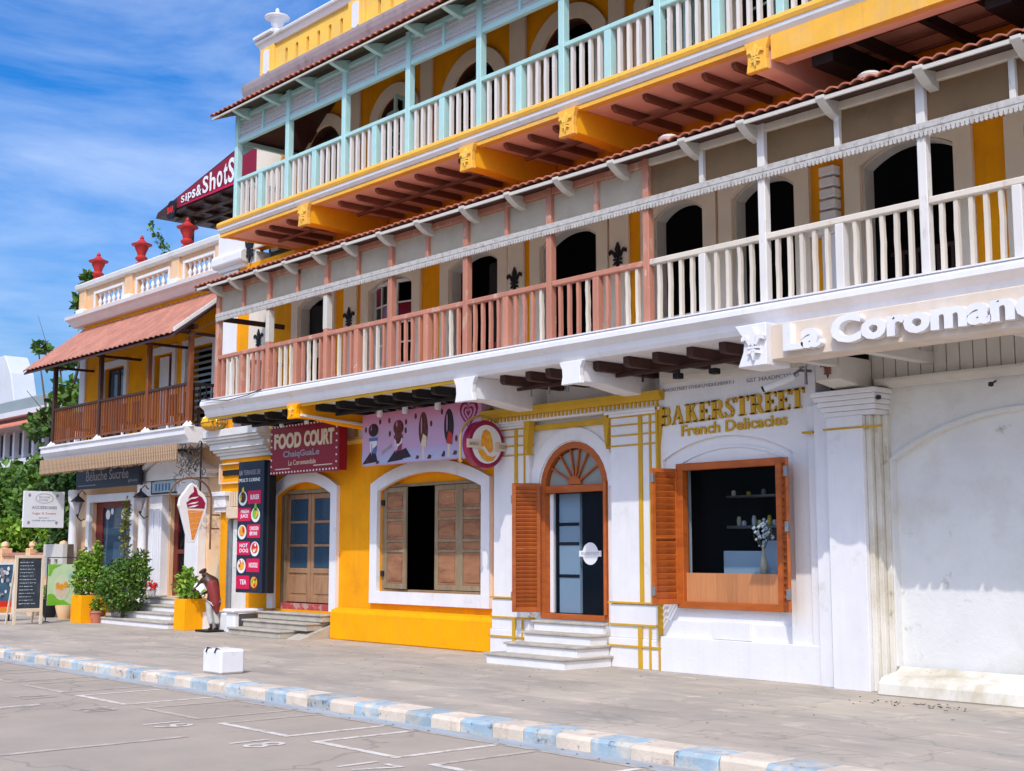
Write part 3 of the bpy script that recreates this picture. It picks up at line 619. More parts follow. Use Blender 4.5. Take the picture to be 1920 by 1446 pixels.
bk = MB().px([(13.3,3.70),(13.3,3.99),(13.94,3.99),(13.94,3.64),(13.7,3.64)], -9.52, -9.14).build('bracket', M_wgrey, SB, .01); mb = MB(); fleur(mb, FY(-9.33, 13.3, 3.85), .24, .001, .02); mb.build('fleur_ornament', M_joist, bk)
# frieze planks over the right wall
fb = box('frieze', -9.2, -2, 13.98, 14.2, 3.64, 4.28, M_wgrey, HB, 0)
x = -9.15
while x < -2.3:
    MB().box(x+.006, x+.164, 13.945, 13.98, 3.74, 4.12).build('frieze_plank', M_wgrey, fb, .004); x += .17
prof_run('frieze_ledge', [(13.97,3.62),(13.86,3.66),(13.84,3.7),(13.84,3.73),(13.97,3.74)], -9.05, -2, M_wgrey, fb)

# --- ground floor, right wall with its blind arch
wall(MB(), -9.3, -2, 0, 3.64, 14.0, .3, [(-8.93,-5.5,.24,3.24,.5)]).build('right_wall', M_wold, HB)
archframe(MB(), -8.93,-5.5,.3,3.24,.5,.035,13.965,13.999).build('arch_moulding', M_wold, HB)  # ring added so its proud edge casts a shade line around the arch
box('blind_arch_infill', -8.95,-5.4,14.08,14.2,.2,3.3,M_wold,HB,0)
MB().px([(13.5,0),(13.52,.13),(13.58,.2),(13.68,.22),(13.9,.25),(14.0,.3),(14.04,.3),(14.04,0)], -8.93, -2).build('wall_ledge', M_stain, HB, .015)
for x, z in ((-9.0,3.56),(-7.55,3.58)):
    o = MB().tube([(x,13.99,z),(x+.1,13.7,z-.07)], .012, 6).build('wall_hook', M_iron, HB); MB().lathe([(0,0),(.03,.01),(.03,.05),(0,.06)], x+.1, 13.7, 8, z-.1).build('hook_bulb', M_iron, o)
# pier
PR = box('pier', -9.68, -9.16, 13.72, 14.1, 0, 3.3, M_wtrim, HB, .006)
for k, (a, b, y) in enumerate(((-9.95,-9.682,13.84),(-10.1,-9.952,13.91))): box('pier_step', a, b, y, 14.1, 0, 3.5, M_wtrim, PR, .006)
for k, (a, b, y) in enumerate(((-9.158,-9.09,13.79),(-9.088,-9.02,13.86),(-9.018,-8.95,13.93))): box('pier_step', a, b, y, 14.1, 0, 3.3, M_stain, PR, .008)
mb = MB()
for k in range(5): e = .015 + k*.028; mb.box(-9.70-e, -8.98+e*.6, 13.74-e, 14.1, 3.302+k*.064, 3.362+k*.064)
mb.build('pier_capital', M_wtrim, PR, .008)
box('gold_line', -9.72, -8.9, 13.712, 13.76, 3.14, 3.165, M_gold, PR, 0); box('gold_line', -10.12, -9.96, 13.82, 13.9, 3.14, 3.165, M_gold, PR, 0)
# bay wall with bakery window
wall(MB(), -12.67, -10.0, 0, 4.28, 13.97, .33, [(-12.62,-10.38,.70,3.22,.28)]).build('bakery_bay_wall', M_white, HB)
wall(MB(), -12.66, -10.34, .6, 3.3, 14.02, .2, [(-12.33,-10.55,.91,2.84,0)]).build('window_recess_wall', M_white, HB)
archframe(MB(), -12.36,-10.52, 2.84, 3.05, .2, .035, 14.0, 14.019).build('arch_moulding', M_wtrim, HB)
box('baseboard', -12.66,-9.96,13.9,13.969,0,.48,M_white,HB,.006); box('vent_plate', -11.75,-11.1,13.93,13.969,.485,.72,M_wtrim,HB,.004)
prof_run('bay_top_moulding', [(13.969,4.02),(13.92,4.05),(13.90,4.1),(13.90,4.28),(13.969,4.28)], -12.6, -10.1, M_wgrey, HB)
WN = MB(); a, b, c, d = -12.36, -10.52, .88, 2.87
WN.box(a,a+.12,13.93,14.06,c,d).box(b-.12,b,13.93,14.06,c,d).box(a+.12,b-.12,13.93,14.06,c,c+.09).box(a+.12,b-.12,13.93,14.06,d-.1,d)
WIN = WN.build('bakery_window', M_orange, HB, .006)
box('glass_pane', a+.12,b-.12,14.04,14.046,c+.09,d-.1,M_glass,WIN,0)
mb = MB(); n = 9; ww = (b-a-.24)/n
for k in range(n): mb.box(a+.12+k*ww+.001,a+.12+(k+1)*ww-.001,13.99,14.03,c+.09,1.36)
mb.build('window_board', M_pank, WIN, .002)
def louvre(name, hinge, ang, w, z0, z1, parent, nsl, fw_=.06, m=None):
    U = Vector((math.cos(ang), math.sin(ang), 0)); N = Vector((U.y, -U.x, 0)); fr = (Vector((hinge[0],hinge[1],z0)), U, Vector((0,0,1)), N); h = z1-z0; mb = MB()
    def B(a,b,c,d,t=.02): mb.fprism([(a,c),(b,c),(b,d),(a,d)], fr, -t, t)
    B(0,fw_,0,h); B(w-fw_,w,0,h); B(fw_,w-fw_,0,fw_*1.2); B(fw_,w-fw_,h-fw_,h); B(fw_,w-fw_,h*.48,h*.48+fw_*.5)
    o = mb.build(name, m or M_orange, parent, .004); src = None
    for k in range(nsl):
        z = fw_*1.2 + (h-2.2*fw_)*(k+.5)/nsl; sh = (h-2.2*fw_)/nsl
        p = [fr[0]+U*(fw_+.001)+Vector((0,0,z-sh*.55))+N*.018, fr[0]+U*(w-fw_-.001)+Vector((0,0,z-sh*.55))+N*.018, fr[0]+U*(w-fw_-.001)+Vector((0,0,z+sh*.45))-N*.014, fr[0]+U*(fw_+.001)+Vector((0,0,z+sh*.45))-N*.014]
        q = [v + Vector((0,0,.012)) for v in p]
        if src is None:
            src = MB().add(p+q, [(0,1,2,3),(7,6,5,4),(0,4,5,1),(1,5,6,2),(2,6,7,3),(3,7,4,0)]).build('slat', m or M_orange, o); z_0 = z
        else: inst(src, o, (0,0,z-z_0))
    return o
def hinges(o, x, y, zs, m=M_grey):
    for z in zs: MB().box(x-.025,x+.025,y-.02,y+.02,z,z+.13).build('hinge', m, o, .004)
lv = louvre('window_shutter', (-12.33,13.95), math.atan2(-.42,-.10), .45, .93, 2.80, HB, 20); hinges(lv, -12.42, 13.52, (1.05,2.6))
lv = louvre('window_shutter', (-10.54,13.94), math.atan2(-.30,.31), .42, .90, 2.84, HB, 20); hinges(lv, -10.25, 13.64, (1.05,1.9,2.6))
MB().box(-12.3,-10.75,14.95,15.2,1.98,2.02).box(-12.3,-10.75,14.95,15.2,2.42,2.45).build('display_shelf', M_grey, HB)
ri = random.Random(4)
for k in range(16):
    x = -12.2+k*.09; h = ri.uniform(.05,.16); MB().lathe([(.03,0),(.035,h*.6),(.02,h),(.0,h)], x, 15.0, 8, 2.021 if k % 3 else 2.451).build('jar', ri.choice([M_wpr,M_gpr,M_yelp,M_cpr]), HB, smooth=True)
# bakery interior: counter, vase
box('counter', -12.1,-11.0,14.62,15.2,.02,1.66,M_counter,HB,.01); box('counter', -11.25,-10.7,14.4,14.6,.02,1.8,M_counter,HB,.01)
box('display_case', -12.6,-10.7,16.2,16.8,.02,2.0,M_grey,HB,.01)
VS = thing('flower_vase', (-11.08, 14.22, 1.36), 'slim pale glass bottle vase with dried white flowers inside the bakery window', 'vase')
MB().lathe([(.045,0),(.055,.02),(.058,.12),(.04,.2),(.022,.26),(.02,.34),(.026,.35)], -11.08, 14.22, 12, 1.36).build('vase', M_cpr, VS, smooth=True)
mb = MB(); random.seed(3)
for k in range(46):
    a_, r_, z_ = random.uniform(0,6.28), random.uniform(0,.17), random.uniform(1.72,2.08); cx, cy = -11.08+r_*math.cos(a_), 14.22+.4*r_*math.sin(a_); s = random.uniform(.015,.035)
    mb.add([(cx-s,cy,z_),(cx,cy-s,z_-s*.4),(cx+s,cy,z_),(cx,cy+s*.4,z_+s),(cx,cy,z_-s)], [(0,1,3),(1,2,3),(0,4,1),(1,4,2)])
mb.build('flower_head', M_wpr, VS)
mb = MB()
for k in range(8): mb.tube([(-11.08,14.22,1.65),(-11.08+random.uniform(-.2,.2),14.22+random.uniform(-.05,.05),random.uniform(1.8,2.05))], .004, 4)
mb.build('stem', M_olive, VS)
random.seed(11)
# --- bakery door bay
wall(MB(), -16.5, -12.67, 0, 4.28, 14.15, .3, [(-15.38,-13.9,.62,3.34,.72)]).build('bakery_door_wall', M_white, HB)
archframe(MB(), -15.42,-13.86, 2.62, 3.36, .74, .2, 14.12, 14.149).build('arch_surround', M_wtrim, HB)
DF = archframe(MB(), -15.28,-14.0, .70, 3.24, .63, .1, 14.14, 14.3).build('bakery_door_frame', M_orange, HB)
mb = MB(); mb.box(-15.28,-14.0,14.15,14.28,2.56,2.67);MB().box(-15.38,-13.9,14.13,14.3,.62,.70).build('threshold', M_orange, DF, .003)
cxx, czz = -14.64, 2.68
mb.pxz([(cxx + .14*math.cos(a), czz + .13*math.sin(a)) for a in [math.pi*i/10 for i in range(11)]], 14.16, 14.24)
for a in (30, 60, 90-10, 100, 125, 152):
    u, v = math.cos(R(a)), math.sin(R(a)); t = .013
    mb.pxz([(cxx+.1*u-t*v, czz+.1*v+t*u),(cxx+.1*u+t*v, czz+.1*v-t*u),(cxx+.6*u+t*v, czz+.58*v-t*u),(cxx+.6*u-t*v, czz+.58*v+t*u)], 14.17, 14.21)
mb.build('transom_bar', M_orange, DF, .003)
mb = MB(); P = [(-15.26,2.67)] + arc_pts(-15.26,-14.02,3.22,.6) + [(-14.02,2.67)]; mb.pxz(P, 14.22, 14.226); mb.build('fanlight_glass', mat('frosted_grey_glass', (.26,.27,.25), .35, .05, 3, 0), DF)
box('white_door_stile', -15.27,-15.2,14.24,14.3,.71,2.55,M_wtrim,DF,0)
box('inner_partition', -15.18,-14.72,14.36,14.41,.71,2.55,M_counter,DF,0)
for z in (1.75,2.05,1.25): box('partition_band', -15.18,-14.73,14.35,14.359,z,z+.05,M_black,DF,0)
box('glass_door', -15.2,-14.02,14.27,14.278,.71,2.55,M_glassn,DF,0)
MB().fprism(circ(-.001,0,.17,24), FY(-14.40,14.268,1.62), 0, .003).build('door_sticker', M_wpr, DF)
MB().fprism([(-.24,-.045),(.24,-.045),(.24,.045),(-.24,.045)], FY(-14.40,14.264,1.62), 0, .003).build('sticker_band', M_wpr, DF)
text('BAKERSTREET', FY(-14.59,14.2605,1.60), .38, .045, M_gpr, DF, .001, .0, 'sticker_text')
lv = louvre('door_shutter', (-15.34,14.10), math.atan2(-.40,-.26), .45, .72, 2.72, HB, 30); hinges(lv, -15.6, 13.75, (.9,2.4))
lv = louvre('door_shutter', (-13.93,14.13), math.atan2(-.05,.02), .05, .72, 2.7, HB, 1, fw_=.02)
# pilasters with mustard lines
def goldpil(x0, x1, y, vx, ledge):
    o = box('door_pilaster', x0, x1, y, 14.149, .42, 3.62, M_wtrim, HB, .006)
    box('pilaster_base', x0-.03, x1+.03, y-.05, 14.149, 0, .42, M_wtrim, o, .008); box('pilaster_base', x0-.015, x1+.015, y-.025, 14.149, .421, .9, M_wtrim, o, .008)
    for z, e in ((3.62,.04),(3.66,.07)): box('pilaster_capital', x0-e, x1+e, y-e, 14.149, z+.001, z+.04, M_wtrim, o, .004)
    for z in (3.60,3.48,3.33,3.18): box('gold_line', x0-.012, x1+.012, y-.014, 14.148, z, z+.022, M_gold, o, 0)
    for z in (.91,.60,.30): 
        e = .06 if z < .4 else .04
        box('gold_line', x0-e, x1+e, y-e-.012, 14.148, z, z+.025, M_gold, o, 0)
    for a, w in vx:
        e = .018
        box('gold_strip', a-w/2, a+w/2, y-e, y-.001, .93, 3.7, M_gold, o, 0); box('gold_strip', a-w/2, a+w/2, y-.068, y-.051, .0, .59, M_gold, o, 0)
    return o
goldpil(-13.66, -12.70, 13.97, ((-13.05,.075),(-12.86,.035)), 1)
box('gold_strip', -12.7, -12.665, 13.90, 13.969, 0, 3.75, M_gold, HB, 0)
goldpil(-16.42, -15.56, 14.06, ((-15.86,.07),(-15.66,.03)), 1)
EN = box('entablature', -16.5, -12.64, 13.95, 14.149, 3.70, 3.80, M_wtrim, HB, .004)
prof_run('gold_cornice', [(14.149,3.801),(13.90,3.801),(13.88,3.84),(13.85,3.86),(13.84,3.93),(14.149,3.93)], -16.55, -12.58, M_gold, EN)
x = -16.45
while x < -12.66: MB().box(x, x+.035, 13.925, 13.949, 3.73, 3.798).build('dentil', M_gold, EN); x += .085
box('gold_architrave', -15.5,-13.75,14.06,14.148,3.56,3.64,M_gold,EN,.006)
for x in (-15.48,-13.72,-12.66): MB().pxz([(x-.07,3.7),(x+.07,3.7),(x+.05,3.5),(x+.02,3.3),(x-.0,3.16),(x-.03,3.3)], 13.93, 14.05).build('gold_scroll', M_gold, EN, .004)
# bakery steps
ST = thing('bakery_steps', (-14.6, 13.5, 0), 'four white steps with stone treads leading up to the bakery door', 'steps')
for k, (x0, x1, y0, z) in enumerate(((-15.3,-13.62,12.93,.16),(-15.18,-13.66,13.22,.31),(-15.1,-13.7,13.51,.46),(-15.2,-13.72,13.8,.61))):
    box('riser', x0, x1, y0+.03, 13.9, z-.16 if k else 0, z-.04, M_wtrim, ST, .004); box('tread', x0-.04, x1+.03, y0, 13.9+.05, z-.038, z, M_step, ST, .008)

# --- yellow shop front
wall(MB(), -24.4, -16.5, 0, 4.28, 14.45, .3, [(-23.75,-21.68,.5,3.04,.26),(-20.12,-17.12,.93,3.06,.3)]).build('yellow_shop_wall', M_yel, HB)
wall(MB(), -26.1, -24.4, 0, 4.28, 14.45, .3, [(-25.72,-24.95,.4,2.35,0)]).build('yellow_shop_wall', M_yel, HB)
MB().px([(14.25,0),(14.25,.5),(14.28,.56),(14.449,.60),(14.449,0)], -21.45, -16.46).build('yellow_plinth', M_yel2, HB, .02)
archframe(MB(), -23.75,-21.68,.5,3.04,.26,.22,14.37,14.449).build('door_surround', M_wtrim, HB)
archframe(MB(), -20.12,-17.12,.93,3.06,.30,.22,14.37,14.449,.22).build('window_surround', M_wtrim, HB)
box('lunette_infill', -20.12,-17.12,14.56,14.7,2.86,3.06,M_yel,HB,0); box('lunette_infill', -23.75,-21.68,14.6,14.7,2.9,3.06,M_yel,HB,0)
MB().box(-20.12,-17.12,14.5,14.56,2.83,2.88).box(-20.12,-20.06,14.5,14.56,.93,2.83).box(-17.18,-17.12,14.5,14.56,.93,2.83).box(-20.06,-17.18,14.5,14.56,.93,.97).build('shutter_frame', M_olive, HB, .004)
def panel_leaf(hinge, ang, w, z0, z1, parent, mirror=1):
    U = Vector((math.cos(ang), math.sin(ang), 0)); N = Vector((U.y, -U.x, 0)); fr = (Vector((hinge[0],hinge[1],z0)), U, Vector((0,0,1)), N); h = z1-z0; mb = MB(); f = .095
    def B(a,b,c,d,t=.022,q=mb): q.fprism([(a,c),(b,c),(b,d),(a,d)], fr, -t, t)
    bands = [0, .06, .39, .41, .47, .49, .78, .80, .86, .88, 1.0]
    B(0,f,0,h); B(w-f,w,0,h)
    ys = [(.0,.05),(.355,.385),(.455,.485),(.665,.69),(.755,.78),(.95,1.)]
    for a,b in ys: B(f,w-f,a*h,b*h)
    o = mb.build('shutter_leaf', M_olive, parent, .006)
    for a,b,m in ((.05,.355,M_opan),(.385,.455,M_opan),(.485,.665,M_opan),(.69,.755,M_opan),(.78,.95,M_opan)):
        big = b-a > .1; q = MB(); q.fprism([(f,a*h),(w-f,a*h),(w-f,b*h),(f,b*h)], fr, -.012, .004)
        if big: q.fprism([(f+.05,a*h+.05),(w-f-.05,a*h+.05),(w-f-.05,b*h-.05),(f+.05,b*h-.05)], fr, .0041, .016)
        q.build('shutter_panel', m, o, .004)
    return o
l1 = panel_leaf((-20.05,14.51), R(-5), .76, .98, 2.82, HB); panel_leaf((-18.56,14.53), R(0), .69, .98, 2.82, HB); l3 = panel_leaf((-17.86,14.52), R(1.5), .68, .98, 2.82, HB)
for z in (1.2,2.5): MB().box(-20.1,-20.02,14.45,14.48,z,z+.1).build('hinge', M_iron, l1); MB().box(-17.2,-17.12,14.42,14.46,z,z+.14).build('hinge', M_iron, l3)
# food court door
MB().box(-23.75,-23.62,14.55,14.66,.62,2.9).box(-21.8,-21.68,14.55,14.66,.62,2.9).box(-23.62,-21.8,14.55,14.66,2.82,2.9).build('door_frame', M_olive, HB, .004)
for hx in (-23.6,-22.7):
    w = .88; mb = MB(); f = .1; y0, y1 = 14.6, 14.65
    mb.box(hx,hx+f,y0,y1,.64,2.81).box(hx+w-f,hx+w,y0,y1,.64,2.81).box(hx+f,hx+w-f,y0,y1,2.71,2.81).box(hx+f,hx+w-f,y0,y1,1.22,1.32).box(hx+f,hx+w-f,y0,y1,.64,.76)
    for z in (1.75,2.22): mb.box(hx+f,hx+w-f,y0,y1,z,z+.05)
    o = mb.build('door_leaf', M_oakd, HB, .006)
    box('door_panel', hx+f,hx+w-f,y0+.025,y1-.005,.76,1.22,M_oakd,o,0); MB().box(hx+f+.05,hx+w-f-.05,y0+.008,y0+.024,.81,1.17).build('raised_panel', M_oakd, o, .012)
    for a, b in ((1.32,1.75),(1.8,2.22),(2.27,2.71)): box('pane', hx+f,hx+w-f,y0+.02,y0+.026,a,b,M_glassb,o,0)
    mb = MB()
    for k in range(14): 
        xx = hx+f+k*(w-2*f)/14; mb.box(xx,xx+.045,y1+.03+.012*(k%2),y1+.04+.012*(k%2),1.25,2.75)
    mb.build('curtain', M_curt, o)
box('red_sill', -23.6,-21.7,14.46,14.6,.5,.62,mat('worn_red_paint', (.42,.06,.06), .8, .1, 5, .2, 50, c2=(.45,.28,.24), m2=(.5,.6), s2=6), HB, .006)
# frieze with little arched niches
FR = box('shop_frieze', -23.9,-16.55,14.40,14.449,3.80,4.12,M_wtrim,HB,0)
x = -23.8
while x < -16.7:
    MB().pxz([(x,3.83)] + arc_pts(x,x+.13,4.06,.06,6) + [(x+.13,3.83)], 14.388, 14.4).build('niche', M_gold, FR); x += .36
prof_run('frieze_moulding', [(14.449,3.70),(14.42,3.70),(14.40,3.73),(14.36,3.76),(14.36,3.795),(14.449,3.799)], -23.9, -16.55, M_yel3, FR)
prof_run('frieze_moulding', [(14.449,4.121),(14.36,4.121),(14.36,4.16),(14.3,4.2),(14.3,4.279),(14.449,4.279)], -23.9, -16.55, M_yel3, FR)
# corner capital and things on the narrow left strip
mb = MB()
for k, (z0, z1, e) in enumerate(((3.66,3.74,.02),(3.741,3.80,.07),(3.801,3.86,.12),(3.861,4.0,.17),(4.001,4.06,.22),(4.061,4.12,.27),(4.121,4.278,.30))): mb.box(-26.1-e, -24.0, 14.42-e*1.2, 14.449, z0, z1)
mb.build('corner_capital', M_wold, HB, .008)
mb = MB(); mb.box(-26.12,-25.3,14.38,14.449,3.54,3.57).box(-26.12,-25.3,14.38,14.449,3.12,3.15).box(-26.12,-26.08,14.38,14.449,3.151,3.539)
mb.build('small_frame', M_cpr, HB); MB().box(-26.0,-25.35,14.40,14.448,3.3,3.42).build('frame_lettering', M_black, HB, .01)
mb = MB()
for k, (z0, z1, e) in enumerate(((2.5,2.6,.0),(2.601,2.66,.05),(2.661,2.85,.02),(2.851,2.95,.08))): mb.box(-26.2-e,-25.72+e,14.34-e,14.449,z0,z1)
mb.build('pilaster_capital', M_wtrim, HB, .008)
mb = MB()
for k in range(5): mb.box(-25.6+k*.1,-25.55+k*.1,14.36,14.43,2.62,2.93)
mb.build('vent_bars', M_cpr, HB); 
vb = box('meter_box', -25.62,-24.98,14.3,14.449,2.36,2.6,M_cpr,HB,.01)
box('plank_frame', -25.72,-25.6,14.40,14.5,.4,2.35,M_grey,HB,.006)
for k in range(4): MB().box(-25.59+k*.16,-25.44+k*.16,14.47,14.5,.4,2.34).build('plank', M_wold, HB, .004)
PD = box('corner_pedestal', -26.1,-24.25,13.85,14.449,0,.38,M_wold,HB,.02)
box('corner_pedestal_cap', -24.3,-23.95,13.62,13.75,0,.42,M_wtrim,HB,.03); box('corner_pedestal_cap', -24.36,-23.9,13.56,14.3,.42,.5,M_wtrim,HB,.03)
FS = thing('food_court_steps', (-22.8, 13.7, 0), 'worn grey stone steps in front of the food court door', 'steps')
for k, (x0, x1, y0, z) in enumerate(((-24.0,-22.05,13.52,.15),(-23.95,-21.6,13.82,.3),(-23.85,-21.5,14.1,.46))):
    box('step', x0, x1, y0, 14.449, z-.15 if k else 0, z-.04, M_step, FS, .01); box('step_slab', x0-.02, x1+.02, y0-.03, 14.37, z-.039, z, M_step, FS, .01)
MB().px([(13.6,0),(14.449,.0),(14.449,.3)], -21.95, -21.47).build('ramp_side', M_step, FS)

# --- upper balcony (mint)
mposts = [-22.72,-20.82,-18.94,-17.06,-15.21,-13.34,-11.47,-9.45,-7.5,-5.5,-3.5]
UB = prof_run('second_floor_balcony', [(14.3,7.86),(12.62,7.86),(12.62,8.12),(14.3,8.12)], -22.95, -2, M_soff, HB)
prof_run('yellow_edge', [(12.619,8.0),(12.5,8.0),(12.48,8.05),(12.5,8.1),(12.56,8.14),(12.78,8.14),(12.78,8.121),(12.619,8.121)], -23.05, -2, M_yel4, UB)
prof_run('grey_edge', [(12.619,7.999),(12.51,7.999),(12.52,7.95),(12.56,7.90),(12.619,7.89)], -23.05, -2, M_wgrey if 0 else M_wtrim, UB)
prof_run('yellow_lip', [(12.619,7.889),(12.57,7.889),(12.57,7.83),(12.7,7.83),(12.7,7.859),(12.619,7.859)], -23.05, -9.9, M_yel4, UB)
prof_run('yellow_fascia', [(12.619,7.889),(12.54,7.889),(12.54,7.58),(12.66,7.58),(12.66,7.859),(12.619,7.859)], -9.48, -2, M_yel4, UB)
prof_run('beam_soffit', [(12.661,7.575),(12.661,7.859),(12.82,7.859),(12.82,7.575)], -9.45, -2, M_soff, UB)
prof_run('deck_return', [(12.619,7.84),(12.619,8.119),(14.29,8.119),(14.29,7.84)], -23.05, -22.951, M_yel4, UB)
for i, (a, b) in enumerate(zip(mposts, mposts[1:])):
    mid = (a+b)/2; n = 5 if i >= 6 else 4
    for (p, q) in ((a, mid), (mid, b)):
        for k in range(n): baluster(p + .06 + (q-p-.12)*(k+.75)/(n+.5), 8.14, 8.9, .055, 12.75, M_wood_w, UB, 'm', .002)
        mb = MB()
    MB().box(mid-.065, mid+.065, 12.69, 12.81, 8.14, 8.9).build('newel', M_mint, UB, .006)
    MB().box(a+.06, b-.06, 12.69, 12.81, 8.9, 8.975).build('handrail', M_mint, UB, .012)
    MB().box(a+.06, b-.06, 12.71, 12.79, 9.70, 9.79).build('lower_beam', M_mint, UB, .006)
    MB().box(a+.06, b-.06, 12.71, 12.79, 10.18, 10.26).build('top_beam', M_mint, UB, .006)
    MB().box(mid-.03, mid+.03, 12.71, 12.79, 9.79, 10.18).build('panel_mullion', M_mint, UB, .004)
    for (p, q) in ((a+.06, mid-.03), (mid+.03, b-.06)):
        box('panel_board', p, q, 12.765, 12.785, 9.79, 10.18, M_mslat, UB, 0)
        for k in range(5): MB().add([(p,12.765,9.80+k*.076),(q,12.765,9.80+k*.076),(q,12.74,9.80+k*.076),(p,12.74,9.80+k*.076),(p,12.764,9.865+k*.076),(q,12.764,9.865+k*.076)], [(0,1,2,3),(3,2,5,4),(0,3,4),(1,5,2),(0,4,5,1)]).build('slat', M_mslat, UB)
for a in mposts[:-1]: MB().box(a-.06, a+.06, 12.69, 12.81, 8.14, 10.3).build('post', M_mint, UB, .008)
for k in range(7): baluster(-22.72, 8.14, 8.9, .055, 12.75, M_wood_w, UB, 'm').location.y = .18+k*.19
MB().box(-22.78,-22.66,12.81,14.24,8.9,8.975).build('handrail', M_mint, UB, .01); MB().box(-22.76,-22.68,12.81,14.24,9.7,9.79).build('side_beam', M_mint, UB, .006); MB().px([(12.81,9.7),(12.81,9.5),(12.85,9.5),(13.1,9.7)], -22.75, -22.70).build('corner_brace', M_mint, UB)
cs = None
for x in (-22.3,-21.2,-20.0,-18.9,-17.85,-16.7,-15.7,-14.6,-13.5,-12.4,-11.3,-10.2,-9.1,-8,-6.9,-5.8):
    if cs is None:
        cs = MB().px([(12.78,10.1),(12.6,10.13),(12.45,10.17),(12.36,10.2),(12.36,10.24),(12.78,10.34)], -.05, .05).build('eave_bracket', M_mint, UB, .006); cs.location.x = x
    else: inst(cs, UB, (x, 0, 0))
MB().add([(-22.76,12.83,9.8),(-22.76,14.28,9.8),(-21.2,14.28,10.9),(-21.2,12.83,10.28),(-22.76,12.83,9.83),(-22.76,14.28,9.83),(-21.2,14.28,10.93),(-21.2,12.83,10.31)],[(0,1,2,3),(7,6,5,4),(0,4,5,1),(3,2,6,7),(0,3,7,4),(1,5,6,2)]).build('end_lining', M_dwood, UB)
tile_roof('second_floor_tile_roof', -23.1, -4, 12.3, 10.27, 13.9, 10.95, M_tile, HB, .172, 2)
prof_run('eave_board', [(12.31,10.185),(12.31,10.215),(12.34,10.215),(12.34,10.185)], -23.05, -4, M_wgrey, HB)
prof_run('eave_lining', [(12.345,10.2),(12.345,10.22),(14.28,10.98),(14.28,10.94)], -23.0, -4, mat('dark_green_lining', (.06,.065,.045), .8, .1, 3, 0), HB)
# upper soffit joists, batten, yellow brackets
for x in (-22.12,-21.6,-20.99,-20.45,-19.25,-18.7,-18.12,-17.55,-17.0,-16.45,-15.85,-14.75,-14.2,-13.65,-12.45,-11.85,-11.3,-10.8,-10.3):
    MB().px([(12.84,7.80),(12.9,7.765),(14.25,7.765),(14.25,7.859),(12.84,7.859)], x-.04, x+.04).build('joist', M_joist, UB, .006)
for a, b in ((-22.2,-20.2),(-19.5,-15.6),(-14.9,-13.4),(-12.6,-10.1)): MB().box(a,b,13.38,13.44,7.715,7.763).build('joist_batten', M_joist, UB, .004)
for x in (-19.88,-15.25,-13.02,-9.66): 
    o = bracket(x, M_deep if x < -10 else M_soff, .3, z=7.86, fl=M_yel3, y0=12.5, h=.36, yb=14.28, dh=.06, m2=M_yel4)
    prof_run('bracket_band', [(12.56,7.62),(12.56,7.66),(14.2,7.58),(14.2,7.54)], x-.14, x-.128, M_gold, o)
for x in (-8.5,-7.66,-6.95,-6.2): MB().px([(12.83,7.6),(12.83,7.72),(14.28,7.72),(14.28,7.6)], x-.05, x+.05).build('ceiling_beam', M_black, UB, .006)
for x in (-6.95,-9.2): MB().px([(12.83,7.45),(12.83,7.719),(14.28,7.719),(14.28,7.45)], x+.1, x+.4).build('ceiling_beam', M_black, UB, .006)
for y in (13.15,13.6,14.0): MB().box(-9.1,-2,y,y+.04,7.725,7.76).build('ceiling_batten', M_joist, UB)
# --- parapet
PY = 14.0
slx = [-23.06,-22.65,-22.24,-21.83,-21.42,-21.01]; allx = slx + [x+3.33 for x in slx] + [x+6.66 for x in slx]
wall(MB(), -24.0, -4, 11.2, 12.42, PY, .3, [(x-.05, x+.05, 11.82, 12.14, .05) for x in allx]).build('parapet_wall', M_yel3, HB)
for x in allx: MB().pxz([(x-.05,11.82)]+arc_pts(x-.05,x+.05,12.14,.05,6)+[(x+.05,11.82)], PY+.12, PY+.3).build('slot_back', M_wold, HB)
prof_run('parapet_cap', [(13.86,12.46),(13.9,12.42),(14.32,12.42),(14.34,12.5),(14.3,12.54),(13.88,12.54),(13.85,12.5)], -24.1, -4, M_wold, HB)
prof_run('parapet_string', [(13.94,12.34),(13.9,12.419),(13.999,12.419),(13.999,12.34)], -24.05, -4, M_wtrim, HB)
prof_run('base_cornice', [(13.999,11.2),(13.74,11.24),(13.68,11.4),(13.66,11.5),(13.66,11.56),(13.999,11.62)], -24.3, -4, M_slate, HB)
for x in (-23.74,-20.42,-17.1,-13.8):
    box('parapet_pier', x-.27, x+.27, 13.93, 14.34, 11.62, 12.339, M_yel3, HB, .01)
    MB().pxz([(x-.11,11.78),(x,11.72),(x+.11,11.78),(x+.11,12.24),(x+.05,12.27),(x-.05,12.27),(x-.11,12.24)], 13.91, 13.929).build('plaque', M_wtrim, HB)
    box('pier_cap', x-.38, x+.38, 13.8, 14.4, 12.541, 12.62, M_wtrim, HB, .015)
MB().lathe([(.13,0),(.15,.03),(.1,.06),(.07,.12),(.13,.2),(.15,.28),(.19,.34),(.27,.36),(.27,.385),(.14,.42),(.08,.46),(.04,.5),(.05,.54),(0,.6)], -23.62, 14.1, 18, 12.62).build('urn', M_wtrim, HB, smooth=True)

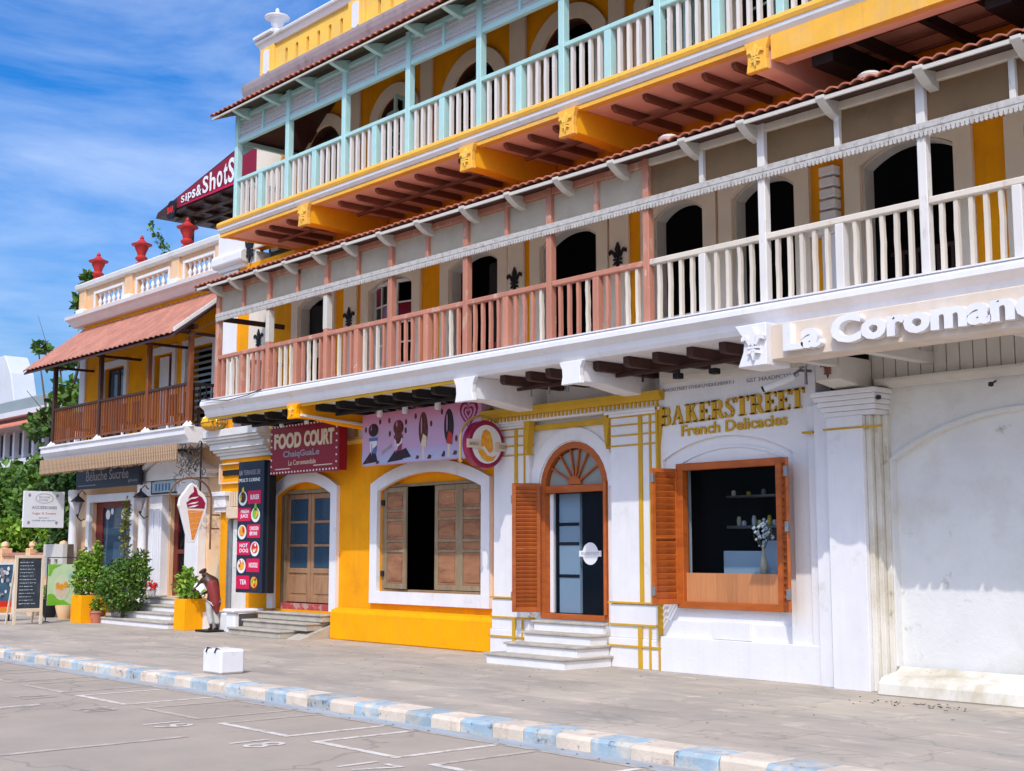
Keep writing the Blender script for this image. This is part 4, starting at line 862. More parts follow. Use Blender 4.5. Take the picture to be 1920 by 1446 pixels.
# ------------------------------------------------------------------ left building: the cafe
CB = thing('corner_cafe_building', (-30.5, 15, 0), 'two storey peach cafe building with terracotta canopy, brown balcony and red parapet urns', 'building')
wall(MB(), -35.05, -26.11, 0, 4.4, 15.0, .3, [(-34.0,-31.55,.05,2.95,0),(-29.55,-28.42,.6,2.98,0)]).build('ground_floor_wall', M_peach, CB)
wall(MB(), -35.05, -26.11, 4.4, 7.9, 15.0, .3, [(-33.55,-32.3,4.5,6.5,0),(-30.68,-29.62,4.5,6.55,0),(-28.92,-27.6,4.5,6.55,0)]).build('first_floor_wall', M_yel, CB)
mb = MB(); mb.box(-35.05,-34.75,15.31,22,0,7.9).box(-35.05,-26.1,21.7,22,0,7.9); mb.build('side_wall', M_white, CB)
box('floor_slab', -34.74,-26.1,15.31,21.69,4.2,4.4,M_rooms,CB,0); box('roof_slab', -35.05,-26.1,15.31,22,7.9,8.1,M_wold,CB,0)
box('partition_wall', -34.74,-26.12,17.5,17.6,0,4.2,M_roomd,CB,0); box('partition_wall', -34.74,-26.12,17,17.1,4.41,7.9,M_roomd,CB,0)
box('corner_strip', -35.1,-34.75,14.94,14.999,4.4,7.7,M_white,CB,.004)
for (a,b,c,d) in ((-33.55,-32.3,4.5,6.5),(-30.68,-29.62,4.5,6.55),(-28.92,-27.6,4.5,6.55)): archframe(MB(), a,b,c,d,0,.17,14.93,14.999).build('window_surround', M_wtrim, CB)
casement('window_leaf', (-33.5,15.1), 0, .6, 4.5, 6.48, 1, 1, M_dwood, CB, M_glassb); casement('window_leaf', (-32.88,15.1), 0, .55, 4.5, 6.48, 1, 1, M_dwood, CB, M_glassb)
box('white_door_leaf', -30.6,-30.1,15.1,15.14,4.5,6.5,M_wtrim,CB,.006); casement('window_leaf', (-30.08,15.12), 0, .44, 4.5, 6.48, 1, 3, M_red, CB)
mb = MB()
for k in range(13): mb.box(-28.9,-27.62,15.06,15.09,4.6+k*.15,4.66+k*.15)
mb.build('blind_slats', M_grey, CB, kind='stuff')
SLB = prof_run('balcony_slab', [(14.99,4.06),(13.92,4.06),(13.9,4.12),(13.84,4.2),(13.8,4.24),(13.8,4.36),(13.76,4.38),(13.76,4.42),(14.99,4.42)], -34.75, -26.65, M_wtrim, CB)
pst = [-34.3,-31.45,-28.8,-26.75]
for x in pst:
    MB().lathe([(.17,0),(.15,.03),(.08,.1),(.06,.13)], x, 13.95, 4, 4.42).build('post_foot', M_wtrim, SLB)
    MB().box(x-.055,x+.055,13.9,14.0,4.5,6.62).build('post', M_bwood if x > -30 else M_dwood, SLB, .006)
bs = None
for a, b in zip(pst, pst[1:]):
    MB().box(a+.055,b-.055,13.91,13.99,5.36,5.42).build('handrail', M_dwood, SLB, .006); MB().box(a+.055,b-.055,13.92,13.98,4.52,4.57).build('bottom_rail', M_bwood, SLB, .004)
    n = int((b-a)/.135)
    for k in range(1, n):
        xx = a + (b-a)*k/n
        if bs is None: bs = MB().box(-.017,.017,13.93,13.965,4.57,5.36).build('baluster', M_bwood, SLB); bs.location.x = xx
        else: inst(bs, SLB, (xx,0,0))
    xx = (a+b)/2; MB().box(xx-.03,xx+.03,13.93,13.97,4.42,4.52).build('rail_foot', M_wtrim, SLB)
for k, x in enumerate((-33.6,-32.6,-31.0,-30.2,-28.3,-27.5)):
    MB().box(x-.22,x+.22,14.3,14.34,4.85,5.3).box(x-.22,x+.22,14.3,14.7,4.82,4.86).box(x-.22,x-.19,14.3,14.33,4.42,4.82).box(x+.19,x+.22,14.3,14.33,4.42,4.82).box(x-.22,x-.19,14.66,14.69,4.42,4.82).box(x+.19,x+.22,14.66,14.69,4.42,4.82).build('chair', M_dwood, SLB)
# dark ironwork at the right end
mb = MB()
for k in range(6):
    y = 14.05+k*.15; mb.box(-26.78,-26.75,y,y+.02,4.5,5.4)
    mb.tube([(-26.77,y+.075+.05*math.cos(t*.9),5.15+.07*math.sin(t*.9)) for t in range(8)], .01, 5)
mb.box(-26.8,-26.73,13.99,14.95,5.36,5.42); mb.build('iron_railing', M_iron, SLB)
tile_roof('tile_canopy', -35.2, -26.5, 13.4, 6.47, 15.0, 7.72, M_tile2, CB, .265, 7, .36, thick=.06)
prof_run('barge_board', [(13.36,6.47),(13.36,6.56),(15.0,7.82),(15.0,7.72)], -26.49, -26.42, M_wold, CB)
for x in pst: MB().px([(13.6,6.5),(13.6,6.56),(15.0,6.56),(15.0,6.5)], x-.04, x+.04).build('tie_beam', M_dwood, CB)
MB().box(-35.1,-26.55,13.9,14.0,6.63,6.72).build('eave_beam', M_dwood, CB)
# cornice, parapet with baluster windows, urns
prof_run('cornice', [(15.3,7.84),(14.86,7.86),(14.78,7.93),(14.72,7.99),(14.62,8.04),(14.6,8.12),(15.3,8.14)], -35.5, -26.1, M_wtrim, CB)
prof_run('parapet_base', [(15.3,8.141),(14.82,8.141),(14.82,8.24),(14.9,8.26),(15.3,8.26)], -35.25, -26.1, M_peach, CB)
holes = [(-34.25,-32.55,8.28,8.66,0),(-31.7,-29.95,8.28,8.66,0),(-29.1,-27.65,8.28,8.66,0)]
wall(MB(), -35.15,-26.1,8.261,8.86,14.95,.22,holes).build('parapet_wall', M_peach, CB)
for h in holes:
    archframe(MB(), h[0],h[1],h[2],h[3],0,.07,14.92,14.949,.05).build('balustrade_frame', M_wtrim, CB)
    n = 6; src = None
    for k in range(n):
        xx = h[0] + (h[1]-h[0])*(k+.5)/n
        if src is None:
            src = MB().lathe([(.06,0),(.06,.04),(.03,.06),(.06,.13),(.055,.17),(.025,.25),(.035,.32),(.05,.34),(.05,.38)], 0, 15.03, 10, 8.28).build('turned_baluster', M_wtrim, CB, smooth=True); src.location.x = xx
        else: inst(src, CB, (xx,0,0))
for x in (-35.0,-32.12,-29.52,-27.3):
    box('parapet_pier', x-.2, x+.2, 14.88, 15.22, 8.261, 8.859, M_peach, CB, .008); MB().box(x-.24,x+.24,14.8,14.95,8.142,8.32).build('pier_base', M_wtrim, CB, .02)
prof_run('parapet_cap', [(15.26,8.861),(14.86,8.861),(14.8,8.9),(14.78,9.0),(14.82,9.04),(15.26,9.04)], -35.3, -26.1, M_wold, CB)
UR = [(.12,0),(.15,.03),(.13,.08),(.08,.12),(.15,.18),(.16,.22),(.10,.28),(.12,.36),(.17,.46),(.18,.52),(.26,.55),(.27,.58),(.15,.63),(.09,.68),(.05,.72),(.06,.75),(.02,.82)]
for x in (-34.4,-31.75,-29.25): MB().lathe(UR, x, 15.05, 16, 9.041).build('urn', M_redurn, CB, smooth=True)
box('link_pier', -26.1,-24.95,14.2,14.6,7.81,8.75,M_white,CB,.01); MB().px([(14.15,7.9),(14.08,7.95),(14.08,8.12),(14.15,8.2),(14.6,8.2),(14.6,7.9)], -26.2, -24.9).build('link_pier_base', M_wtrim, CB, .02)
mb = MB(); fleur(mb, FY(-24.78, 14.25, 8.2), .7, 0, .03); mb.build('fleur_ornament', M_black, CB)
# ground floor trim
archframe(MB(), -34.0,-31.55,.05,2.95,0,.2,14.9,14.999).build('shop_window_surround', M_wtrim, CB)
SW = MB().box(-34.0,-33.6,15.1,15.2,.05,2.95).box(-31.65,-31.55,15.1,15.2,.05,2.95).box(-33.6,-31.65,15.1,15.2,2.8,2.95).box(-33.6,-31.65,15.1,15.2,.05,.3).build('shop_window_frame', M_red, CB, .006)
box('shop_glass', -33.6,-31.65,15.15,15.156,.3,2.8,M_glassb,SW,0)
box('painted_reflection', -33.0,-31.7,15.142,15.148,.5,1.9,M_refl,SW,0)  # thin panel coloured as the sea's reflection in the shop glass
mb = MB()
for (cx, cz, r) in ((-33.35,2.62,.13),(-33.1,2.7,.08),(-32.4,2.6,.16),(-32.0,2.5,.1)): mb.fprism(circ(cx,cz,r,12), (Vector((0,15.14,0)),Vector((1,0,0)),Vector((0,0,1)),Vector((0,-1,0))), 0, .01)
mb.build('window_sticker', M_wpr, SW)
for x, w in ((-34.6,.12),(-30.45,.12)):
    MB().lathe([(w*1.3,0),(w*1.3,.15),(w,.2),(w*.9,2.9),(w*1.25,3.0),(w*1.35,3.2),(w*1.35,3.3)], x, 14.72, 14, .0).build('column', M_wtrim, CB, smooth=True)
DO = MB().box(-30.25,-29.6,14.78,14.999,.6,3.0).build('door_pilaster', M_wtrim, CB, .01); MB().box(-28.38,-27.75,14.78,14.999,.6,3.0).build('door_pilaster', M_wtrim, CB, .01)
for k in range(2): MB().box(-30.2+k*.3,-29.98+k*.3,14.75,14.779,.9,2.7).build('raised_panel', M_wtrim, DO, .01)
MB().box(-30.5,-27.7,14.72,14.999,3.001,3.34).build('door_lintel', M_wtrim, CB, .01)
MB().pxz([(-30.75,3.36),(-27.3,3.36),(-27.3,3.46),(-29.1,4.02),(-30.75,3.46)], 14.7, 14.999).build('pediment', M_wtrim, CB, .01)
MB().pxz([(-30.9,3.44),(-30.75,3.5),(-29.1,4.05),(-27.3,3.5),(-27.15,3.44),(-27.15,3.52),(-29.1,4.055+.08),(-30.9,3.52)], 14.58, 14.999).build('pediment_moulding', M_wtrim, CB, .006)
box('nameplate', -29.9,-28.75,14.66,14.719,3.06,3.32,mat('pale_blue_plate', (.35,.47,.50), .4, .08, 5, 0),CB,.004); 
for k in range(5): box('nameplate_mark', -29.7+k*.17,-29.64+k*.17,14.65,14.659,3.1,3.27,M_blup,CB,0)
MB().box(-29.95,-28.7,14.66,14.718,3.03,3.058).box(-29.95,-29.9,14.66,14.718,3.06,3.34).build('nameplate_frame', M_black, CB)
DR = MB().box(-29.55,-29.35,15.1,15.18,.6,2.98).box(-28.55,-28.42,15.1,15.18,.6,2.98).box(-29.35,-28.55,15.1,15.18,2.85,2.98).box(-29.35,-28.55,15.1,15.18,.6,.8).box(-29.0,-28.9,15.1,15.18,.8,2.85).box(-29.35,-29.0,15.1,15.18,1.6,1.7).box(-28.9,-28.55,15.1,15.18,1.6,1.7).build('red_door', M_red, CB, .006)
box('pane', -29.35,-28.55,15.14,15.146,.8,2.85,M_glass,DR,0)
# bamboo blind hanging from the slab
BB = thing('bamboo_blind', (-30.8, 13.8, 4.05), 'long split bamboo blind hanging under the balcony of the peach cafe building', 'blind')
for k in range(10):
    MB().box(-34.7,-26.95,13.78+.004*(k%2),13.795+.004*(k%2),3.70+k*.036,3.732+k*.036).build('bamboo_slat', M_bamboo, BB)
mb = MB()
for k in range(90): x = -34.66+k*.0862; mb.box(x-.004,x+.004,13.77,13.779,3.69,4.06)
mb.build('binding_string', M_cpr, BB, kind='stuff')
mb = MB()
for k in range(130): x = -34.66+k*.0595; mb.box(x-.01,x+.01,13.782,13.79,3.70-random.uniform(.02,.07),3.699)
mb.build('fringe', M_bamboo, BB, kind='stuff')
IT = thing('iron_scroll_bracket', (-26.8, 14.0, 3.3), 'rusty lacy iron scroll bracket with dry twigs below the right end of the cafe balcony', 'bracket')
mb = MB()
for k in range(26):
    cx = random.uniform(-27.3,-26.3); cz = random.uniform(3.35,4.0); r = random.uniform(.05,.13); yy = random.uniform(13.95,14.2)
    if cz < 3.35 + (-26.3-cx)*.0: continue
    mb.tube([(cx + r*math.cos(t*.8)*(1-t*.08), yy, cz + r*math.sin(t*.8)*(1-t*.08)) for t in range(9)], .011, 4)
mb.build('scroll', M_iron, IT)
mb = MB()
for k in range(70):
    a_ = Vector((random.uniform(-27.6,-26.3), random.uniform(13.9,14.3), random.uniform(3.2,4.05))); mb.tube([a_, a_+Vector((random.uniform(-.2,.2), random.uniform(-.1,.1), random.uniform(-.2,.12)))], .006, 4)
mb.build('dry_twigs', M_bark, IT, kind='stuff'); MB().box(-26.28,-26.25,14.0,14.03,2.9,4.05).build('iron_upright', M_iron, IT)
# lanterns
LP_ = None
def lantern(x, lab):
    t = thing('wall_lantern', (x, 14.5, 2.5), lab, 'lantern', 'wall lanterns on the cafe front')
    MB().lathe([(.03,0),(.05,.04),(.13,.3),(.15,.32)], x, 14.4, 6, 2.62).build('glass', M_gpr, t)
    MB().lathe([(.19,0),(.17,.03),(.07,.12),(.03,.15),(.02,.22)], x, 14.4, 6, 2.95).build('cap', M_iron, t); MB().lathe([(.0,-.08),(.03,-.05),(.04,0)], x, 14.4, 6, 2.62).build('finial', M_iron, t)
    MB().tube([(x,14.6,2.5),(x,14.5,2.45),(x,14.4,2.55)], .015, 6).tube([(x,14.6,3.15),(x,14.5,3.25),(x,14.4,3.15)], .015, 6).build('arm', M_iron, t)
lantern(-33.6, 'dark six sided lantern on the leftmost white column of the peach cafe'); lantern(-29.95, 'dark six sided lantern on the column between cafe window and door')
# steps
CS = thing('cafe_steps', (-28.5, 14, 0), 'wide pale stone steps leading up to the dark red cafe door', 'steps')
for k, (x0, x1, y0, z) in enumerate(((-29.9,-26.35,13.35,.15),(-29.9,-26.9,13.7,.3),(-29.9,-27.2,14.05,.45),(-29.9,-27.5,14.4,.6))):
    box('step', x0, x1, y0+.03, 14.99, z-.15, z-.045, M_wtrim, CS, .008); box('step_slab', x0-.02, x1+.02, y0, 14.72, z-.044, z, M_step, CS, .01)
# ------------------------------------------------------------------ rooftop bar with its banner
BP = thing('rooftop_bar_pavilion', (-28.5, 16, 8.1), 'dark timber rooftop pavilion with a crimson banner behind the red urns', 'pavilion')
MB().add([(-31.0,15.05,10.17),(-25,15.05,10.17),(-25,15.05,11.45),(-31.0,17.0,10.17),(-25,18.5,10.17),(-25,17,11.45),(-30.9,15.05,10.3)],[(0,1,2,6),(0,3,4,1),(0,6,3),(6,2,5,3),(1,4,5,2),(3,5,4)]).build('roof', M_dwood, BP)
for k in range(6): MB().box(-30.3+k*.85,-30.2+k*.85,15.1,17.6,10.09,10.169).build('rafter', M_dwood, BP)
for k in range(3): MB().box(-30.5,-25.2,15.35+k*.5,15.45+k*.5,10.04,10.089).build('purlin', M_bark, BP)
for x, y in ((-29.7,15.4),(-26.3,15.4),(-26.3,17.3),(-29.0,17.3)): MB().box(x-.05,x+.05,y-.05,y+.05,8.1,10.04).build('timber_post', M_dwood, BP)
MB().pxz([(-29.75,10.2),(-25.2,10.2),(-25.2,11.30),(-29.75,10.46)], 15.0, 15.03).build('banner', M_maroon, BP)
MB().pxz([(-29.4,10.2),(-25.2,10.2),(-25.2,10.29),(-29.4,10.22)], 14.99, 14.999).build('banner_stripe', M_crim, BP)
tx = [('S',-29.5,.17),('i',-29.27,.19),('p',-29.15,.22),('s',-28.93,.22),('&',-28.72,.28),('S',-28.40,.42),('h',-28.05,.46),('o',-27.70,.40),('t',-27.38,.52),('S',-27.16,.60)]
for c, x, h in tx:
    w = {'i':.07,'p':.2,'s':.17,'&':.26,'S':.28 if h > .3 else .18,'h':.28,'o':.26,'t':.18}[c]
    text(c, FY(x, 14.985, 10.27 + (0 if c != 'p' else -.03)), w, h, M_wpr, BP, .006, .02, 'banner_letter')
dk = MB().fprism(circ(-29.98,10.18,.24,24), (Vector((0,15.0,0)),Vector((1,0,0)),Vector((0,0,1)),Vector((0,-1,0))), .0, .05).build('round_logo', M_black, BP)
text('BAR', FY(-30.15, 14.945, 10.10), .34, .17, M_redp, dk, .004, .03, 'logo_lettering')
# ------------------------------------------------------------------ signs
def flat(name, pts, fr, l, m, parent, t=.002): return MB().fprism(pts, fr, l*.0022, l*.0022+t).build(name, m, parent)
def rect(a, b, c, d): return [(a,c),(b,c),(b,d),(a,d)]
# food court
F1 = thing('food_court_sign', (-22, 13.95, 3.18), 'crimson food court sign box with a dotted border above the arched door', 'sign')
box('sign_box', -23.2,-20.75,13.92,14.12,3.18,4.16,M_maroon,F1,.01)
fr = FY(-23.2,13.92,3.18); W_, H_ = 2.45, .98
text('FOOD', (fr[0]+Vector((.16,0,.50)), *fr[1:]), 1.0, .31, M_cpr, F1, .012, .045, 'food_court_lettering'); text('COURT', (fr[0]+Vector((1.26,0,.50)), *fr[1:]), 1.04, .31, M_cpr, F1, .012, .045, 'food_court_lettering')
text('ChaiqGuaLe', (fr[0]+Vector((.5,0,.29)), *fr[1:]), 1.3, .16, M_gpr, F1, .008, .02, 'second_line'); text('La Coromandale', (fr[0]+Vector((.7,0,.16)), *fr[1:]), .98, .10, M_cpr, F1, .006, .0, 'third_line')
flat('small_print', rect(.2,.75,.09,.11), fr, 1, M_cpr, F1); flat('small_print', rect(1.6,2.25,.11,.13), fr, 1, M_cpr, F1)
ds = None
for k in range(22):
    for zz in (.03, .95):
        if ds is None: ds = flat('border_bulb', circ(.06+k*.111,zz,.02,8), fr, 1, M_wpr, F1, .012)
        else: inst(ds, F1, (k*.111,0,zz-.03))
for k in range(1,7): inst(ds, F1, (21*.111,0,k*.131)); inst(ds, F1, (0,0,k*.131))
for x in (-22.4,-21.5):
    o = MB().tube([(x,13.92,4.17),(x,13.7,4.2)], .012, 6).build('lamp_arm', M_grey, F1); MB().lathe([(.03,0),(.045,.02),(.045,.1),(.03,.12)], x, 13.68, 10, 4.08).build('sign_lamp', M_litw, F1, smooth=True)
# ice cream billboard
I1 = thing('ice_cream_billboard', (-18.2, 13.95, 3.2), 'long pink and lilac billboard with four chocolate ice creams above the shuttered window', 'sign')
box('sign_box', -19.95,-16.55,13.9,14.02,3.2,4.14,M_lil,I1,.008)
fr = FY(-19.95,13.9,3.2)
for k in range(6): flat('pink_band', rect(.01,3.39,.62+k*.052,.62+(k+1)*.052), fr, 1, mat('pink_band_%d'%k, (.58+.015*k,.35-.02*k,.54-.03*k), .4, .02, 2, 0), I1)
for k in range(4): flat('blue_band', rect(.01,3.39,.02+k*.06,.02+(k+1)*.06), fr, 1, mat('blue_band_%d'%k, (.42+.025*k,.46-.025*k,.66-.025*k), .4, .02, 2, 0), I1)
def cup(u, w, top, m1, m2):
    flat('printed_cup', [(u-w*.3,.1),(u+w*.28,.08),(u+w*.42,.5),(u-w*.42,.5)], fr, 2, M_wpr, I1); flat('printed_cup_band', [(u-w*.22,.18),(u+w*.3,.12),(u+w*.4,.36),(u-w*.05,.30)], fr, 3, m2, I1)
    flat('printed_rim', [(u-w*.45,.44),(u+w*.45,.44),(u+w*.48,.5),(u-w*.48,.5)], fr, 4, m2, I1)
    flat('printed_scoop', circ(u,.64,w*.55,18,top), fr, 3, m1, I1); flat('printed_crumbs', [(u-w*1.2,.03),(u+w*.5,.06),(u+w*.3,.2),(u-w*.3,.24)], fr, 4, M_dchoc, I1)
cup(.36,.28,.12,M_dchoc,M_blup); cup(1.12,.28,.13,M_choc,M_wine)
flat('printed_cone_scoop', circ(1.12,.5,.1,14,.16), fr, 5, M_choc, I1); flat('printed_crumbs', [(.98,.05),(1.5,.1),(1.35,.26),(1.1,.2)], fr, 5, M_dchoc, I1)
for u, m in ((1.84,M_choc),(2.55,M_dchoc)):
    flat('printed_bar', circ(u,.56,.13,20,.30), fr, 2, m, I1); flat('printed_bar_core', [(u-.07,.28),(u+.09,.24),(u+.1,.42),(u,.48)], fr, 3, M_cpr if u < 2 else M_redurn, I1); flat('printed_stick', rect(u-.025,u+.025,.04,.26), fr, 2, M_cpr, I1)
for u, z, w, h in ((1.80,.62,.018,.16),(2.51,.62,.018,.16),(.30,.68,.02,.05),(1.08,.70,.02,.05),(.32,.3,.012,.12),(1.06,.3,.012,.12)): flat('printed_highlight', circ(u,z,w,8,h), fr, 6, M_pinkp, I1)
for u in (.36,1.12):
    for q in range(7): flat('printed_topping', circ(u+random.uniform(-.1,.1), .66+random.uniform(-.06,.09), .022, 6), fr, 7+q%3, M_choc if u < 1 else M_wine, I1)
for u, z, s in ((1.68,.08,.05),(2.02,.07,.06),(2.4,.08,.05),(2.72,.1,.06),(.2,.08,.06),(.5,.05,.05)): flat('printed_chunk', [(u-s,z-s*.5),(u+s*.6,z-s*.6),(u+s,z+s*.3),(u-s*.2,z+s*.7)], fr, 5, M_choc, I1)
for u, z in ((.12,.66),(.56,.78),(.84,.78),(.86,.54),(1.34,.72),(1.33,.57),(1.62,.80),(2.06,.64),(2.36,.82),(2.75,.34),(2.42,.1)): flat('printed_bean', circ(u,z,.035,8,.055), fr, 2, M_choc, I1)
flat('printed_word', [(.62,.16),(.92,.30),(.92,.36),(.62,.24)], fr, 2, M_gpr, I1)
text('CHOCOLATE', (fr[0]+Vector((2.05,0,.2)), *fr[1:]), .36, .04, M_gpr, I1, .003, 0, 'small_print')
def heart(s, q=24):
    return [(s*.062*16*math.sin(t)**3/1.0*.9, s*.062*(13*math.cos(t)-5*math.cos(2*t)-2*math.cos(3*t)-math.cos(4*t))) for t in [2*math.pi*i/q for i in range(q)]]
for k, (s, m) in enumerate(((.27,M_wine),(.21,M_pinkp),(.155,M_wine),(.105,M_pinkp),(.06,M_wine))): flat('heart_outline', [(3.08+a, .74+b) for a, b in heart(s)], fr, 3+k, m, I1)
for x in (-19.18,-18.42,-17.5):
    MB().tube([(x,13.95,4.15),(x,13.75,4.2)], .012, 6).build('lamp_arm', M_grey, I1); MB().lathe([(.04,0),(.055,.02),(.055,.14),(.04,.16)], x, 13.73, 10, 4.04).build('sign_lamp', M_litw, I1, smooth=True)
# menu lightbox
N1 = thing('menu_lightbox', (-23.9, 13.95, .8), 'tall black menu board with crimson dish panels left of the arched door', 'sign')
box('sign_box', -24.42,-23.4,13.9,14.14,.82,3.5,M_navy,N1,.01); box('side_frame', -23.39,-23.3,13.96,14.14,.82,3.45,M_black,N1,.01)
for z in (.9,3.3): box('wall_fixing', -23.9,-23.8,14.14,14.44,z,z+.05,M_iron,N1,0)
fr = FY(-24.42,13.9,.82)
text('LA TERRASSE DE', (fr[0]+Vector((.06,0,2.40)), *fr[1:]), .82, .10, M_gpr, N1, .004, .0, 'header_lettering'); text('MULTI CUISINE', (fr[0]+Vector((.06,0,2.26)), *fr[1:]), .82, .07, M_wpr, N1, .004, .01, 'header_lettering')
items = [('BURGER',1.78,0,M_choc,M_yelp),('FRESH\nJUICE',1.36,1,M_green,M_ora),('CHICKEN\nBIRYANI',.98,0,M_ora,M_redp),('HOT\nDOG',.60,1,M_redp,M_wpr),('NOODLE',.24+.02,0,M_ora,M_wpr),('TEA',-.12+.0,1,M_ora,M_choc)]
for i, (s, z, side, m1, m2) in enumerate(items):
    z = 1.80 - i*.345 ; a, b = (.42,.93) if side == 0 else (.02,.55)
    flat('dish_panel', rect(a,b,z,z+.27), fr, 1, M_crim, N1)
    ww = .34 if len(s) > 3 else .26
    text(s, (fr[0]+Vector(((a+b)/2-ww/2+.02,0,z+(.09 if '\n' not in s else .05))), *fr[1:]), ww, .10 if '\n' not in s else .18, M_wpr, N1, .006, .02, 'dish_lettering')
    c = .22 if side == 0 else .74; r = .15
    flat('dish_plate', circ(c,z+.12,r*1.15,18,r), fr, 2, M_wpr if i != 5 else M_choc, N1); flat('dish_picture', circ(c,z+.14,r*.85,14,r*.75), fr, 3, m1, N1)
    for q in range(6): aa = random.uniform(0,6.28); flat('dish_garnish', circ(c+.07*math.cos(aa),z+.15+.07*math.sin(aa),.035,7), fr, 4+q, random.choice([m2,M_redp,M_green,M_ora]), N1)
    if i in (0,1): flat('dish_leaf', [(c-.05,z+.22),(c+.06,z+.22),(c+.02,z+.36),(c-.04,z+.33)], fr, 3, M_yelp if i == 0 else M_green, N1)
# bakery lettering
B1 = thing('bakery_name_lettering', (-11.4, 13.95, 3.3), 'golden capital letters spelling the bakery name over the white window bay', 'sign')
glyph_text('BAKERSTREET', (Vector((-12.66,13.969,3.42)), Vector((1,0,.028)).normalized(), Vector((0,0,1)), Vector((0,-1,0))), 2.50, .26, M_gold, B1)
B2 = thing('french_delicacies_lettering', (-11.4, 13.95, 3.2), 'smaller golden French Delicacies letters beneath the bakery name', 'sign')
text('French Delicacies', (Vector((-12.26,13.969,3.25)), Vector((1,0,.02)).normalized(), Vector((0,0,1)), Vector((0,-1,0))), 1.82, .155, M_gold, B2, .02, .02)
B3 = thing('address_lettering', (-11.4, 13.95, 3.9), 'small black address lettering high on the white bay under the balcony', 'sign')
text('BAKERSTREET STUDIO,PUDUCHERRY-1', FY(-12.6,13.969,3.90), 1.28, .055, M_gpr, B3, .006, .0); text('GST 34AADPC2236D', FY(-11.1,13.969,3.90), .85, .055, M_gpr, B3, .006, .0)
# mango sign, face to +X
G1 = thing('round_mango_sign', (-16.2, 13.6, 3.0), 'round crimson and white mango shop sign hanging from an arched brass bracket', 'sign')
fr = FX(-16.13, 13.66, 3.36)
MB().fprism(circ(0,0,.385,40), fr, -.16, .0).build('drum', M_wine, G1, .012)
MB().fprism([(a,b) for a,b in circ(0,0,.31,40)], fr, .001, .006).build('white_disc', M_wpr, G1)
flat('mango', [(-.02,.24),(.06,.2),(.11,.08),(.13,-.08),(.06,-.15),(-.06,-.12),(-.13,-.02),(-.12,.12),(-.08,.21)], fr, 4, M_ora, G1); flat('mango_slice', [(-.2,-.1),(-.1,-.06),(.0,-.18),(.12,-.2),(.2,-.16),(.12,-.26),(.0,-.28),(-.12,-.22)], fr, 5, M_ora, G1)
flat('white_swirl', [(-.16,-.07),(-.06,-.03),(.02,-.12),(.12,-.17),(.1,-.2),(0,-.17),(-.08,-.09)], fr, 6, M_wpr, G1)
for a, b, z, w in ((-.43,-.14,.0,'MANGO'),(.17,.45,-.03,'TREE')):
    flat('ribbon', rect(a,b,z-.07,z+.07), fr, 8, M_cpr, G1, .01); text(w, (fr[0]+fr[1]*(a+.05)+Vector((0,0,z-.03)), *fr[1:]), b-a-.1, .06, M_gpr, G1, .004, .01, 'ribbon_lettering', n0=.03)
MB().tube([Vector((-16.2, 13.66+.49*math.cos(t), 3.42+.40*math.sin(t)*1.0)) for t in [math.pi*i/16 for i in range(17)]], .022, 8).tube([(-16.2,14.15,3.42),(-16.2,14.15,2.68)], .018, 8).tube([(-16.2,13.17,3.42),(-16.2,13.17,3.1)], .022, 8).build('arched_bracket', M_gilt, G1, smooth=True)
for z in (3.25,2.9): MB().tube([(-16.2,14.15,z),(-16.0,14.2,z),(-15.98,14.1,z)], .02, 8).lathe([(0,-.03),(.035,0),(0,.03)],-15.98,14.1,10,z).build('wall_fixing', M_gilt, G1, smooth=True)
MB().lathe([(0,-.04),(.045,0),(0,.04)], -16.2, 13.17, 12, 3.08).build('ball_end', M_gilt, G1, smooth=True)
# ice cream cone sign
K1 = thing('ice_cream_cone_sign', (-26.1, 13.75, 1.8), 'cut out soft serve cone sign hanging in a brown hoop bracket beside the cafe door', 'sign')
fr = FX(-26.08, 13.75, 1.84)
MB().fprism([(-.06,0),(.07,0),(.33,.72),(.34,.92),(.27,1.05),(.14,1.14),(.09,1.24),(-.02,1.29),(-.1,1.22),(-.18,1.1),(-.29,.98),(-.32,.8),(-.27,.68)], fr, -.1, 0).build('white_backing', M_wpr, K1, .006)
flat('wafer_cone', [(.0,.07),(.05,.07),(.26,.7),(-.12,.7)], fr, 1, M_wafer, K1); flat('swirl', [(-.12,.74),(.28,.74),(.30,.86),(.22,.98),(.12,1.04),(.07,1.18),(.0,1.22),(.02,1.1),(-.08,1.02),(-.12,.93),(-.02,.95),(-.16,.86)], fr, 2, M_wine, K1)
for a, b in ((.84,.12),(.95,.08),(.77,.2)): flat('swirl_highlight', [(-.14,a-.02),(.05,a+.0),(.14,a+.05),(.0,a+.03)], fr, 3, M_wpr, K1)
for k in range(5): flat('wafer_line', [(-.02-.02*k,.15+k*.12),(.08+.035*k,.19+k*.12),(.08+.035*k,.2+k*.12),(-.02-.02*k,.16+k*.12)], fr, 3, M_cpr, K1)
M_rust = mat('rusty_brown_metal', (.20,.10,.06), .5, .2, 9, .1, 60, metal=.3)
MB().tube([Vector((-26.15, 13.73+.5*math.cos(t), 2.8+.44*math.sin(t))) for t in [math.pi*i/16 for i in range(17)]], .022, 8).tube([(-26.15,14.23,2.8),(-26.15,14.23,1.7)], .022, 8).tube([(-26.15,13.23,2.8),(-26.15,13.25,2.5)], .022, 8).tube([(-26.15,13.23,2.85),(-26.15,14.23,2.85)], .012, 6).build('hoop_bracket', M_rust, K1, smooth=True)
for z in (2.45,2.15): MB().tube([(-26.15,14.23,z),(-26.15,14.44,z)], .02, 6).build('wall_fixing', M_rust, K1)
